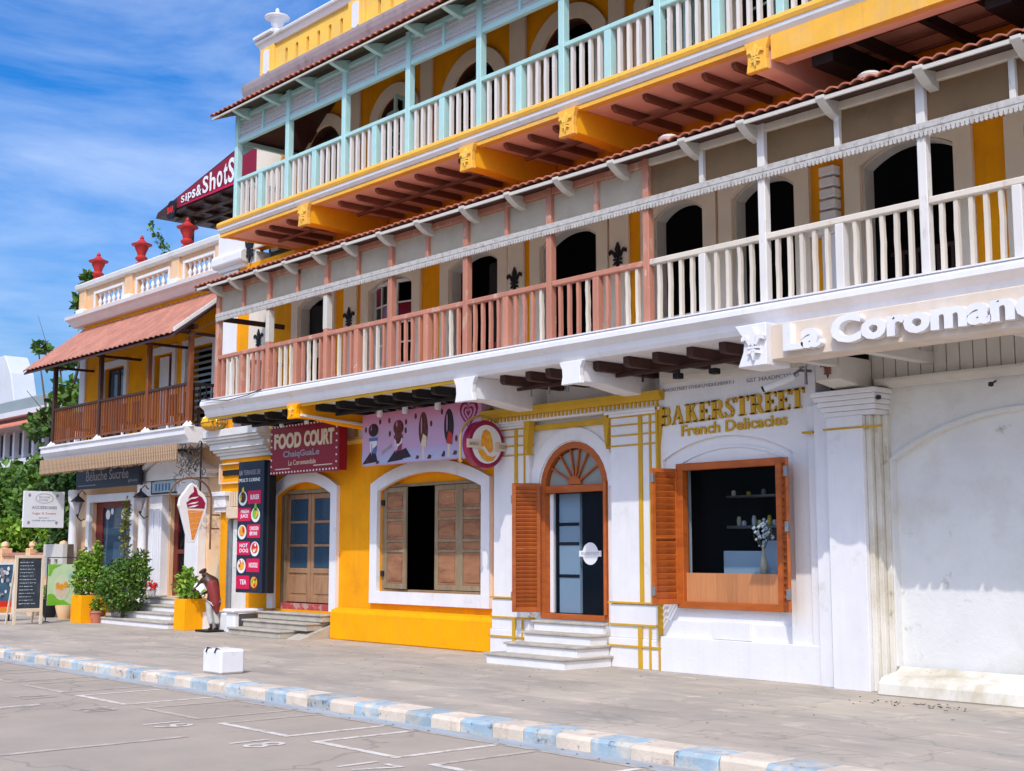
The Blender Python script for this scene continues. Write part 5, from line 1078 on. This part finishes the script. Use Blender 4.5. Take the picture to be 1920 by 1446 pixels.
# black shop sign
C1 = thing('black_sweet_shop_sign', (-32.2, 14.6, 3.25), 'long black fascia sign with white hand lettering above the cafe shop window', 'sign')
box('sign_board', -34.15,-30.3,14.56,14.62,3.28,3.84,M_navy,C1,.006)
text('Béluche Sucrée', FY(-33.5,14.56,3.48), 2.5, .25, M_gpr, C1, .006, .0); text('glaces', FY(-31.0,14.56,3.36), .5, .09, M_gpr, C1, .006, .0)
flat('under_line', rect(.1,1.2,.08,.10), FY(-34.1,14.56,3.28), 1, M_gpr, C1)
MB().tube([(-30.25,14.5,3.3),(-30.25,14.5,4.0)], .02, 6).build('hanging_rod', M_iron, C1)
# white square projecting sign
Q1 = thing('white_square_hanging_sign', (-34.6, 13.9, 2.3), 'white square projecting sign with dark lettering in front of the green shrubs', 'sign')
box('sign_panel', -34.62,-34.56,13.34,14.44,2.28,3.24,M_wpr,Q1,.006); fr = FX(-34.56,13.34,2.28)
MB().tube([(-34.59,13.5,3.24),(-34.59,13.5,3.3),(-34.59,14.7,3.3)], .015, 6).build('sign_arm', M_iron, Q1)
text('BELUCHE\nSUCREE', (fr[0]+Vector((0,.4,.70)), *fr[1:]), .3, .13, M_gpr, Q1, .003, 0); text('ACCESSORIES', (fr[0]+Vector((0,.22,.49)), *fr[1:]), .68, .08, M_gpr, Q1, .003, .03)
text('Sugar & Sweets', (fr[0]+Vector((0,.24,.33)), *fr[1:]), .64, .08, mat('faded_red_print', (.50,.20,.16), .5, .05, 5, 0), Q1, .003, 0); text('BAKERY', (fr[0]+Vector((0,.42,.24)), *fr[1:]), .28, .035, M_gpr, Q1, .003, 0); text('COFFEE AND PASTRY', (fr[0]+Vector((0,.24,.17)), *fr[1:]), .64, .035, M_blup, Q1, .003, 0)
oo = circ(.55,.77,.24,28,.13); ii = circ(.55,.77,.225,28,.118)
mb = MB()
for i in range(28): mb.fprism([oo[i], oo[(i+1)%28], ii[(i+1)%28], ii[i]], fr, .001, .004)
mb.build('oval_outline', M_gpr, Q1)
for a, b in ((.1,.82),(.85,.82),(.1,.1),(.85,.1)): flat('corner_ornament', circ(a+.05,b+.03,.04,6,.05), fr, 1, M_gpr, Q1)
# cables
for i, (pts, lab) in enumerate((([(-26.3,13.9,4.62),(-25.2,13.2,4.3),(-23.6,12.7,4.2),(-22.6,12.75,4.22)],'thin black cable sagging from the cafe corner to the balcony edge'),([(-23.3,12.45,4.62),(-22.9,12.47,4.57),(-22.4,12.48,4.52),(-21.6,12.47,4.56),(-21.2,12.5,4.63)],'thin grey cable drooping over the left end of the balcony cornice'),([(-26.9,14.0,6.6),(-25.4,13.2,6.2),(-23.4,12.8,6.3)],'thin dark cable strung between the two balconies'))):
    t = thing('cable', pts[0], lab, 'cable'); MB().tube(pts, .009, 5).build('wire', M_iron, t)
# CCTV camera
V1 = thing('security_camera', (-10.2, 13.8, 3.8), 'grey bullet security camera with bracket under the hotel sign beam', 'camera')
MB().tube([(-10.12,13.7,3.86),(-10.45,13.5,3.72)], .045, 10).build('camera_body', M_litw, V1); MB().tube([(-10.45,13.5,3.72),(-10.47,13.49,3.71)], .04, 10).build('lens', M_black, V1); MB().tube([(-10.15,13.7,3.88),(-10.12,13.8,3.95),(-10.05,13.96,3.95)], .02, 6).tube([(-9.98,13.75,3.75),(-9.98,13.75,3.98),(-10.1,13.8,3.98)], .02, 6).build('bracket', M_grey, V1)
# ------------------------------------------------------------------ pavement things
BK = thing('white_concrete_block', (-16.4, 9.2, 0), 'white painted concrete block standing alone on the pavement near the kerb', 'block')
mb = MB(); mb.box(-16.7,-16.2,9.02,9.40,0,.33); o = mb.build('block', M_wtrim, BK, .03)
for x in (-16.58,-16.34): MB().tube([(x,9.1,.32),(x,9.03,.345),(x+.01,9.0,.29)], .012, 6).build('iron_loop', M_iron, BK)
AB = thing('chalkboard_stand', (-30.4, 11.9, 0), 'cream framed chalkboard easel with faint chalk writing beside the green poster', 'sign')
fr = FX(-30.27, 11.56, 0)
mb = MB(); mb.fprism(rect(0,.07,0,1.57), fr, -.04, 0); mb.fprism(rect(.61,.68,0,1.57), fr, -.04, 0); mb.fprism(rect(.07,.61,1.5,1.57), fr, -.04, 0); mb.fprism(rect(.07,.61,.28,.36), fr, -.04, 0)
mb.build('easel_frame', M_cpr, AB, .006); flat('board', rect(.07,.61,.36,1.5), (fr[0]-Vector((.02,0,0)), *fr[1:]), 0, M_board, AB)
MB().tube([(-30.33,11.6,1.5),(-30.8,11.6,0)], .025, 6).tube([(-30.33,12.2,1.5),(-30.8,12.2,0)], .025, 6).build('rear_leg', M_cpr, AB)
mb = MB()
for r in range(13):
    z = 1.40 - r*.078; y = .12
    while y < .5 - random.random()*.12:
        l = random.uniform(.02,.06); mb.fprism([(y,z),(y+l,z+random.uniform(-.01,.012)),(y+l,z+.012),(y,z+.014)], (fr[0]-Vector((.018,0,0)), *fr[1:]), 0, .002); y += l + random.uniform(.008,.02)
mb.build('chalk_marks', M_chalk, AB, kind='stuff')
GP = thing('green_poster_stand', (-31.1, 13, 0), 'pale green poster with an ice cream picture on a thin metal stand', 'sign')
fr = FX(-31.1, 12.67, .38)
MB().fprism(rect(0,.66,0,.97), fr, -.02, 0).build('poster', M_lgreen, GP); flat('green_corner', [(0,.7),(0,.97),(.34,.97),(.12,.86),(.06,.7)], fr, 1, M_green, GP); flat('green_corner', [(0,0),(.6,0),(.4,.12),(.1,.28),(0,.26)], fr, 1, M_green, GP)
flat('poster_oval', circ(.34,.42,.2,20,.3), fr, 2, mat('pale_yellow_print', (.66,.72,.50), .5, .04, 5, 0), GP)
for a, b in ((.24,.3),(.34,.27),(.44,.32)): flat('printed_glass', [(a-.04,b-.1),(a+.04,b-.1),(a+.055,b+.1),(a-.055,b+.1)], fr, 3, M_cpr, GP); flat('printed_scoop', circ(a,b+.16,.055,10,.08), fr, 4, M_ora, GP)
flat('blue_badge', circ(.55,.7,.06,14), fr, 2, mat('aqua_print', (.3,.62,.55), .5, .04, 5, 0), GP)
MB().box(-31.14,-31.12,12.65,12.67,0,1.52).box(-31.14,-31.12,13.36,13.38,0,1.52).box(-31.14,-31.12,12.67,13.36,1.5,1.52).box(-31.3,-30.95,12.65,12.67,0,.02).box(-31.3,-30.95,13.36,13.38,0,.02).build('metal_stand', M_iron, GP)
SG = thing('blue_stall_board', (-32, 11.6, 0), 'white framed dark blue menu board with red base at the far left', 'sign')
fr = FX(-32, 10.9, .2)
MB().fprism(rect(0,1.27,0,1.14), fr, -.05, 0).build('board', mat('slate_blue_print', (.06,.13,.20), .5, .2, 9, 0), SG)
mb = MB(); mb.fprism(rect(-.04,1.31,1.14,1.2), fr, -.06, .01); mb.fprism(rect(1.27,1.31,0,1.14), fr, -.06, .01); mb.fprism(rect(-.04,1.31,-.04,0), fr, -.06, .01); mb.build('frame', M_wpr, SG)
flat('red_band', rect(0,1.27,.14,.28), fr, 1, M_redp, SG); flat('orange_band', rect(0,1.27,0,.14), fr, 1, M_wafer, SG)
for k in range(26): flat('printed_dish', circ(random.uniform(.7,1.2), random.uniform(.34,1.05), random.uniform(.02,.05), 7, random.uniform(.02,.07)), fr, 1+k, M_wpr if k % 3 else M_gpr, SG, .001)
MB().box(-32.1,-32.02,10.95,11.0,0,.16).build('foot', M_iron, SG); MB().box(-32.1,-32.02,12.1,12.15,0,.16).build('foot', M_iron, SG)
# ------------------------------------------------------------------ planting
def leafmesh(n, C, r, s, seed, shell=.35, flat_=.0):
    rnd = random.Random(seed); mb = MB(); C = Vector(C)
    for _ in range(n):
        u = rnd.uniform(-1,1); a = rnd.uniform(0,6.283); q = math.sqrt(1-u*u); k = (shell + (1-shell)*rnd.random())**.6
        k *= 1 + .18*math.sin(3*a+seed)*math.cos(2.3*u*3+seed)
        p = C + Vector((r[0]*q*math.cos(a)*k, r[1]*q*math.sin(a)*k, r[2]*u*k))
        d = Vector((rnd.uniform(-1,1), rnd.uniform(-1,1), rnd.uniform(-.6,.9))).normalized(); e = d.cross(Vector((rnd.uniform(-1,1),rnd.uniform(-1,1),rnd.uniform(-1,1)))).normalized(); f = d.cross(e)
        l = s*rnd.uniform(.6,1.3); w = l*.32
        mb.add([p, p+d*l*.5+e*w+f*l*.06, p+d*l, p+d*l*.5-e*w+f*l*.06], [(0,1,2),(0,2,3)])
    return mb
def merge(mbs):
    o = MB()
    for m in mbs: o.add(m.v, m.f)
    return o
def tree(name, base, label, cat, clusters, m, s, trunk, limbs=(), group=None):
    t = thing(name, base, label, cat, group)
    o = merge([leafmesh(n, c, r, s, 17*i+int(abs(base[0])*3)) for i, (n, c, r) in enumerate(clusters)]).build('foliage', m, t)
    o['kind'] = 'stuff'
    mb = MB()
    if trunk: mb.tube(*trunk, 8)
    mb.build('trunk', M_bark, t, smooth=True) if trunk else None
    for l, r in limbs: MB().tube(l, r, 6).build('limb', M_bark, t)
    return t
tree('planter_shrub', (-30.2, 13.3, 0), 'leafy green shrub growing in the left yellow square planter', 'plant', [(1300,(-30.2,13.3,1.0),(.42,.42,.42)),(500,(-30.35,13.25,1.35),(.25,.25,.35)),(300,(-30.0,13.4,1.5),(.12,.12,.4))], M_leaf2, .09, ([(-30.2,13.3,.5),(-30.2,13.3,1.2)], .025))
def planter(x0,x1,y0,y1,h,lab,grp=None):
    t = thing('square_planter', ((x0+x1)/2,(y0+y1)/2,0), lab, 'planter', 'yellow square planters')
    wl = .04; mb = MB(); mb.box(x0,x1,y0,y0+wl,0,h).box(x0,x1,y1-wl,y1,0,h).box(x0,x0+wl,y0+wl,y1-wl,0,h).box(x1-wl,x1,y0+wl,y1-wl,0,h)
    mb.build('planter_box', M_yel2, t, .006); box('soil', x0+wl,x1-wl,y0+wl,y1-wl,.02,h-.07,M_bark,t,0)
planter(-30.5,-29.93,13.0,13.62,.64,'square yellow planter to the left of the cafe steps'); planter(-26.15,-25.68,13.42,13.95,.66,'square yellow planter in front of the stooping statue')
tree('planter_shrub', (-25.95, 13.65, 0), 'bright green leafy plant in the planter beside the statue', 'plant', [(420,(-25.9,13.65,.85),(.34,.3,.26)),(120,(-25.95,13.6,1.1),(.15,.15,.2))], M_leaf2, .13, ([(-25.92,13.68,.5),(-25.92,13.68,.9)], .02))
tree('round_bush', (-28.9, 13.7, 0), 'large dense green bush in a pot left of the cafe steps', 'bush', [(3600,(-29.0,13.55,.85),(.78,.5,.62)),(900,(-28.6,13.65,1.2),(.42,.35,.32)),(600,(-29.5,13.5,.9),(.35,.3,.4)),(300,(-28.5,13.75,1.45),(.2,.2,.25))], M_leaf, .085, ([(-29,13.6,.0),(-29,13.6,.7)], .05))
for k, (x, lab) in enumerate(((-29.75,'small terracotta pot at the foot of the large bush'),)):
    t = thing('terracotta_pot', (x, 13.3, 0), lab, 'pot'); MB().lathe([(.10,0),(.15,.24),(.17,.24),(.17,.29),(.13,.29),(.12,.2)], x, 13.3, 14).build('pot', M_tile, t, smooth=True); leafmesh(120,(x,13.3,.4),(.16,.16,.16),.09,5).build('foliage', M_leaf2, t)
tree('climbing_plant', (-31.0, 14.5, 0), 'thin climbing plant with drying leaves on the column beside the cafe door', 'plant', [(260,(-30.95,14.5,1.7),(.16,.12,.9)),(130,(-30.9,14.5,2.6),(.1,.1,.4))], mat('dry_green_leaf', (.16,.17,.03), .6, .2, 3, 0, isl=.4), .09, ([(-31.0,14.5,0),(-30.93,14.5,2.9)], .015))
t = thing('flower_pot', (-29.3, 14.5, .6), 'small pot of red flowers on the top cafe step', 'plant'); MB().lathe([(.08,0),(.11,.16),(.12,.16),(.1,.14)], -29.3, 14.45, 12, .6).build('pot', M_wtrim, t); leafmesh(60,(-29.3,14.45,.85),(.13,.13,.09),.09,9).build('flowers', M_redp, t)
# trees and shrubs behind and left of the cafe
tree('dense_shrub', (-43, 17, 0), 'dense green shrub mass behind the white square sign', 'shrub', [(9000,(-43.5,17.5,2.4),(4.2,1.8,2.0)),(3400,(-41.0,17.2,3.6),(2.2,1.4,1.3)),(3000,(-46,17.5,3.2),(2.6,1.4,1.4))], M_leaf, .27, ([(-43,17.6,0),(-43,17.6,3)], .12))
tree('dark_shrub', (-37.3, 16.2, 0), 'dark green shrub close to the left corner of the cafe', 'shrub', [(5200,(-37.6,16.3,2.1),(1.9,1.0,2.0)),(1600,(-37.9,16.2,3.7),(1.0,.8,.9))], M_leafd, .22, ([(-37.4,16.3,0),(-37.4,16.3,3)], .1))
tree('pale_shrub', (-41.5, 15.9, 0), 'yellow green shrub spilling over the low peach wall', 'shrub', [(1500,(-41.8,15.9,2.0),(1.4,.5,.7)),(900,(-38.3,15.7,1.9),(.9,.4,.6)),(1200,(-45.5,15.9,2.3),(1.6,.5,.8))], M_leaf2, .2, ([(-41.5,16,0),(-41.5,16,1.5)], .06))
tree('almond_tree', (-47, 19.5, 0), 'sparse tree with dark leaf clumps and bare twigs behind the terracotta canopy', 'tree', [(240,(-48.4,19.3,6.3),(.9,.6,.6)),(330,(-46.2,19.3,7.0),(1.0,.7,.8)),(170,(-47.4,19.4,8.6),(.7,.5,.3)),(70,(-49.0,19.3,9.3),(.35,.3,.2)),(260,(-45.0,19.3,6.6),(.7,.6,.9)),(260,(-45.0,19.3,10.2),(.35,.4,.8)),(60,(-44.8,19.3,11.3),(.15,.2,.25))], M_leaf, .32, ([(-47,19.5,0),(-46.8,19.4,4),(-46.5,19.3,7)], [.22,.16,.08]),
     [([(-46.8,19.4,5),(-48.2,19.3,6.8),(-49.3,19.3,9.4)],[.08,.05,.02]),([(-46.5,19.3,6.5),(-47.6,19.4,9.2)],[.06,.02]),([(-46.5,19.3,6.5),(-45,19.3,9),(-44.8,19.3,11.6)],[.08,.05,.02]),([(-47,19.4,6),(-50.2,19.3,7.8)],[.03,.01]),([(-47.6,19.4,8.0),(-49.4,19.3,10.6)],[.02,.008])])
t = thing('leaning_plant', (-31.9, 16.6, 8.1), 'leaning stem with small leaves rising behind the peach parapet', 'plant'); MB().tube([(-32.3,16.6,8.1),(-33.2,16.6,9.9),(-34.4,16.6,10.75)], [.03,.025,.012], 6).build('stem', M_leafd, t); merge([leafmesh(26,(-33.25-k*.24,16.6,9.75+k*.22),(.13,.12,.15),.12,k) for k in range(6)]).build('foliage', M_leaf, t)
# low wall
LW = thing('low_boundary_wall', (-42, 15.3, 0), 'low peach boundary wall with coping and posts at the left edge', 'wall')
box('wall', -52,-35.6,15.25,15.45,0,1.5,M_peach,LW,0); box('coping', -52,-35.6,15.18,15.5,1.5,1.62,M_tile2,LW,.02)
for x in (-36.6,-38.8,-41,-43.2,-45.4): box('wall_post', x-.15,x+.15,15.15,15.5,0,1.75,M_peach,LW,.02); MB().lathe([(.08,0),(.13,.08),(.1,.18),(0,.22)], x, 15.32, 10, 1.75).build('finial', M_peach, LW, smooth=True)
VB = thing('concrete_vent_box', (-34.9, 14.3, 0), 'small beige concrete cabinet with two square holes behind the green poster', 'cabinet')
mb = MB(); wall(mb, -35.5,-34.2,1.0,1.85,14.3,.12,[(-35.2,-34.97,1.22,1.45,0),(-34.75,-34.52,1.22,1.45,0)]); mb.build('cabinet_front', M_wgrey, VB); box('cabinet_back', -35.5,-34.2,14.43,14.6,0,1.85,M_bark,VB,.01); box('cabinet_base', -35.5,-34.2,14.3,14.42,0,.99,M_peach,VB,.01)
for k, x in enumerate((-34.3,-33.2,-32.3)):
    t = thing('clay_pot', (x, 13.5, 0), ['ochre clay pot on the pavement behind the chalkboard','dark clay pot behind the green poster stand','ochre clay pot just left of the planter'][k], 'pot'); MB().lathe([(.14,0),(.22,.3),(.2,.42),(.24,.46),(.18,.46),(.15,.3)], x, 13.6, 14).build('pot', M_peach if k != 1 else M_black, t, smooth=True); leafmesh(150,(x,13.6,.62),(.22,.22,.2),.12,k).build('foliage', M_leaf2, t)
box_ = thing('cafe_plinth_step', (-34, 13.9, 0), 'low pale stone platform in front of the cafe shop window', 'step'); box('slab', -50,-30.0,13.9,14.98,0,.09,M_step,box_,.01)
GB = thing('golden_ribbed_basket', (-25.75, 14.02, 4.28), 'golden ribbed round basket resting on the white corner capital', 'basket')
mb = MB()
for k in range(18):
    a = 2*math.pi*k/18; mb.tube([(-25.75+rr*math.cos(a), 14.02+rr*math.sin(a)*.8, 4.285+zz) for rr, zz in ((.16,0),(.27,.06),(.31,.14),(.28,.22),(.18,.28))], .026, 5)
mb.build('rib', M_gilt, GB); MB().lathe([(.14,0),(.25,.06),(.285,.14),(.25,.22),(.16,.27)], -25.75, 14.02, 18, 4.285).build('lining', M_deep, GB); MB().lathe([(.19,0),(.2,.02),(.18,.04)], -25.75, 14.02, 18, 4.55).build('rim', M_gilt, GB)
# far buildings
FB = thing('far_white_building', (-75, 24, 0), 'distant white building with a grey roof band and red tiled awning at the left edge', 'building')
box('wall', -92,-57,24.4,34,0,8.3,M_bgb,FB,0); box('roof_band', -92,-57,23.9,34,8.35,8.95,M_bgr,FB,.05); box('white_cornice', -92,-57,23.7,24.4,8.1,8.349,M_bgb,FB,0)
MB().px([(22.9,7.42),(22.9,7.5),(24.39,8.05),(24.39,7.95)], -92, -57).build('tile_awning', M_tile, FB)
k = -90
while k < -57.5: box('window', k,k+.8,24.2,24.39,6.3,7.35,M_navy,FB,0); box('white_column', k+.85,k+1.1,24.0,24.39,5.8,7.4,M_bgb,FB,0); k += 1.2
box('lower_wall_band', -92,-57,23.6,24.19,4.4,6.0,M_bgb,FB,0)
FG = thing('far_gabled_building', (-80, 34, 0), 'pale gable roof end of another building at the far left edge', 'building')
box('wall', -117,-95,35,36.1,0,10.6,M_bgb,FG,0); MB().pxz([(-118,11.2),(-91.6,11.2),(-92.9,14.2),(-94.2,15.6),(-118,15.6)], 34.5, 36.2).build('roof', M_bgb, FG, .05)
AW = thing('small_white_awning', (-47, 20, 0), 'small white awning edge half hidden by shrubs at the left edge', 'awning'); box('canopy', -62,-52.6,20.4,21.4,4.7,5.05,M_bgb,AW,.02); box('support', -60,-59.9,20.6,20.7,0,4.7,M_grey,AW,0)
LT = MB(); rl = random.Random(5)
for k in range(150):
    a = rl.random(); x = rl.uniform(-26,-5); y = 8.95 + rl.random()**.5*4.4 if a < .7 else rl.uniform(8.27,8.45); z = .004 if a < .7 else -.124
    s = rl.uniform(.008,.03); t = rl.uniform(0,6.28); c, d = math.cos(t)*s, math.sin(t)*s
    LT.add([(x,y,z),(x+c,y+d,z+.008),(x+c*1.2-d*.6,y+d*1.2+c*.6,z+.002),(x-d*.6,y+c*.6,z+.006)], [(0,1,2),(0,2,3)])
for k in range(60):
    x = -8.0 + rl.gauss(0,.35); y = 12.9 + rl.gauss(0,.1); s = rl.uniform(.01,.035); t = rl.uniform(0,6.28); c, d = math.cos(t)*s, math.sin(t)*s
    LT.add([(x,y,.004),(x+c,y+d,.014),(x+c*1.2-d*.6,y+d*1.2+c*.6,.005),(x-d*.6,y+c*.6,.012)], [(0,1,2),(0,2,3)])
o = LT.build('pavement_litter', M_bark); tag(o, 'scattered dry leaves and specks of dirt lying on the pavement and gutter', 'litter', kind='stuff')
# ------------------------------------------------------------------ stooping statue
SU = thing('stooping_statue', (-25.0, 13.65, 0), 'painted statue of a stooping dark figure in maroon coat holding white cloth over the planter', 'statue')
def skin(name, V_, E_, R_, m, parent, sub=2):
    me = bpy.data.meshes.new(name); me.from_pydata(V_, E_, []); me.materials.append(m); o = bpy.data.objects.new(name, me); COL.objects.link(o); par(o, parent)
    md = o.modifiers.new('skin', 'SKIN'); 
    for i, s in enumerate(me.skin_vertices[0].data if me.skin_vertices else []): pass
    bpy.context.view_layer.objects.active = o
    if not me.skin_vertices:
        import bmesh; bm = bmesh.new(); bm.from_mesh(me); bm.verts.layers.skin.verify(); bm.to_mesh(me); bm.free()
    for i, s in enumerate(me.skin_vertices[0].data): s.radius = (R_[i], R_[i]); s.use_root = (i == 0)
    sd = o.modifiers.new('sub', 'SUBSURF'); sd.levels = sub; sd.render_levels = sub
    return o
X0, Y0 = -24.98, 13.72
def q(f, s, z): return (X0 - f*.80 + s*.5, Y0 - f*.35 + s*.8, z)     # f forward (towards the planter, left), s sideways
V_ = [q(0,0,.74), q(.04,0,.92), q(.12,0,1.08), q(.2,0,1.15), q(.29,0,1.17), q(.37,0,1.19),
      q(.02,.08,.66), q(.06,.09,.38), q(0,.09,.07), q(.1,.09,.045), q(.02,-.08,.66), q(.0,-.09,.38), q(-.07,-.09,.07), q(.03,-.09,.045),
      q(.14,.14,1.09), q(.26,.16,.9), q(.40,.13,.80), q(.47,.11,.78), q(.14,-.14,1.09), q(.28,-.16,.92), q(.42,-.13,.84), q(.49,-.11,.82)]
E_ = [(0,1),(1,2),(2,3),(3,4),(4,5),(0,6),(6,7),(7,8),(8,9),(0,10),(10,11),(11,12),(12,13),(2,14),(14,15),(15,16),(16,17),(2,18),(18,19),(19,20),(20,21)]
R_ = [.10,.11,.115,.05,.075,.045,.075,.05,.035,.03,.075,.05,.035,.03,.05,.038,.03,.028,.05,.038,.03,.028]
skin('figure_body', V_, E_, R_, M_statue, SU)
skin('coat', [q(-.02,0,.66), q(0,0,.8), q(.06,0,.96), q(.11,0,1.06), q(-.08,0,.5), q(-.11,0,.36)], [(0,1),(1,2),(2,3),(0,4),(4,5)], [.125,.13,.135,.125,.08,.03], M_cloth, SU)
skin('trousers', [q(0,0,.7), q(.02,.08,.6), q(.06,.09,.38), q(.0,.09,.14), q(.02,-.08,.6), q(.0,-.09,.38), q(-.06,-.09,.14)], [(0,1),(1,2),(2,3),(0,4),(4,5),(5,6)], [.12,.09,.065,.055,.09,.065,.055], M_stw, SU)
skin('cap', [q(.27,0,1.25), q(.3,0,1.26), q(.40,0,1.225), q(.46,0,1.21)], [(0,1),(1,2),(2,3)], [.05,.065,.04,.03], M_dwood, SU)
mb = MB(); P0 = Vector(q(.40,0,.96))
pts = []
for i in range(9):
    for j in range(9):
        a, b = (i-4)/4, (j-4)/4; pts.append(P0 + Vector((a*.2, b*.12, .08 - .13*(a*a+b*b) + .03*math.sin(5*a+3*b))))
mb.add(pts, [(i*9+j,i*9+j+1,(i+1)*9+j+1,(i+1)*9+j) for i in range(8) for j in range(8)]); mb.add([p - Vector((0,0,.012)) for p in pts], [(i*9+j,i*9+j+1,(i+1)*9+j+1,(i+1)*9+j) for i in range(8) for j in range(8)])
mb.build('white_cloth', M_wpr, SU, smooth=True)
box('statue_base', X0-.3,X0+.22,Y0-.26,Y0+.24,0,.045,M_black,SU,.01)
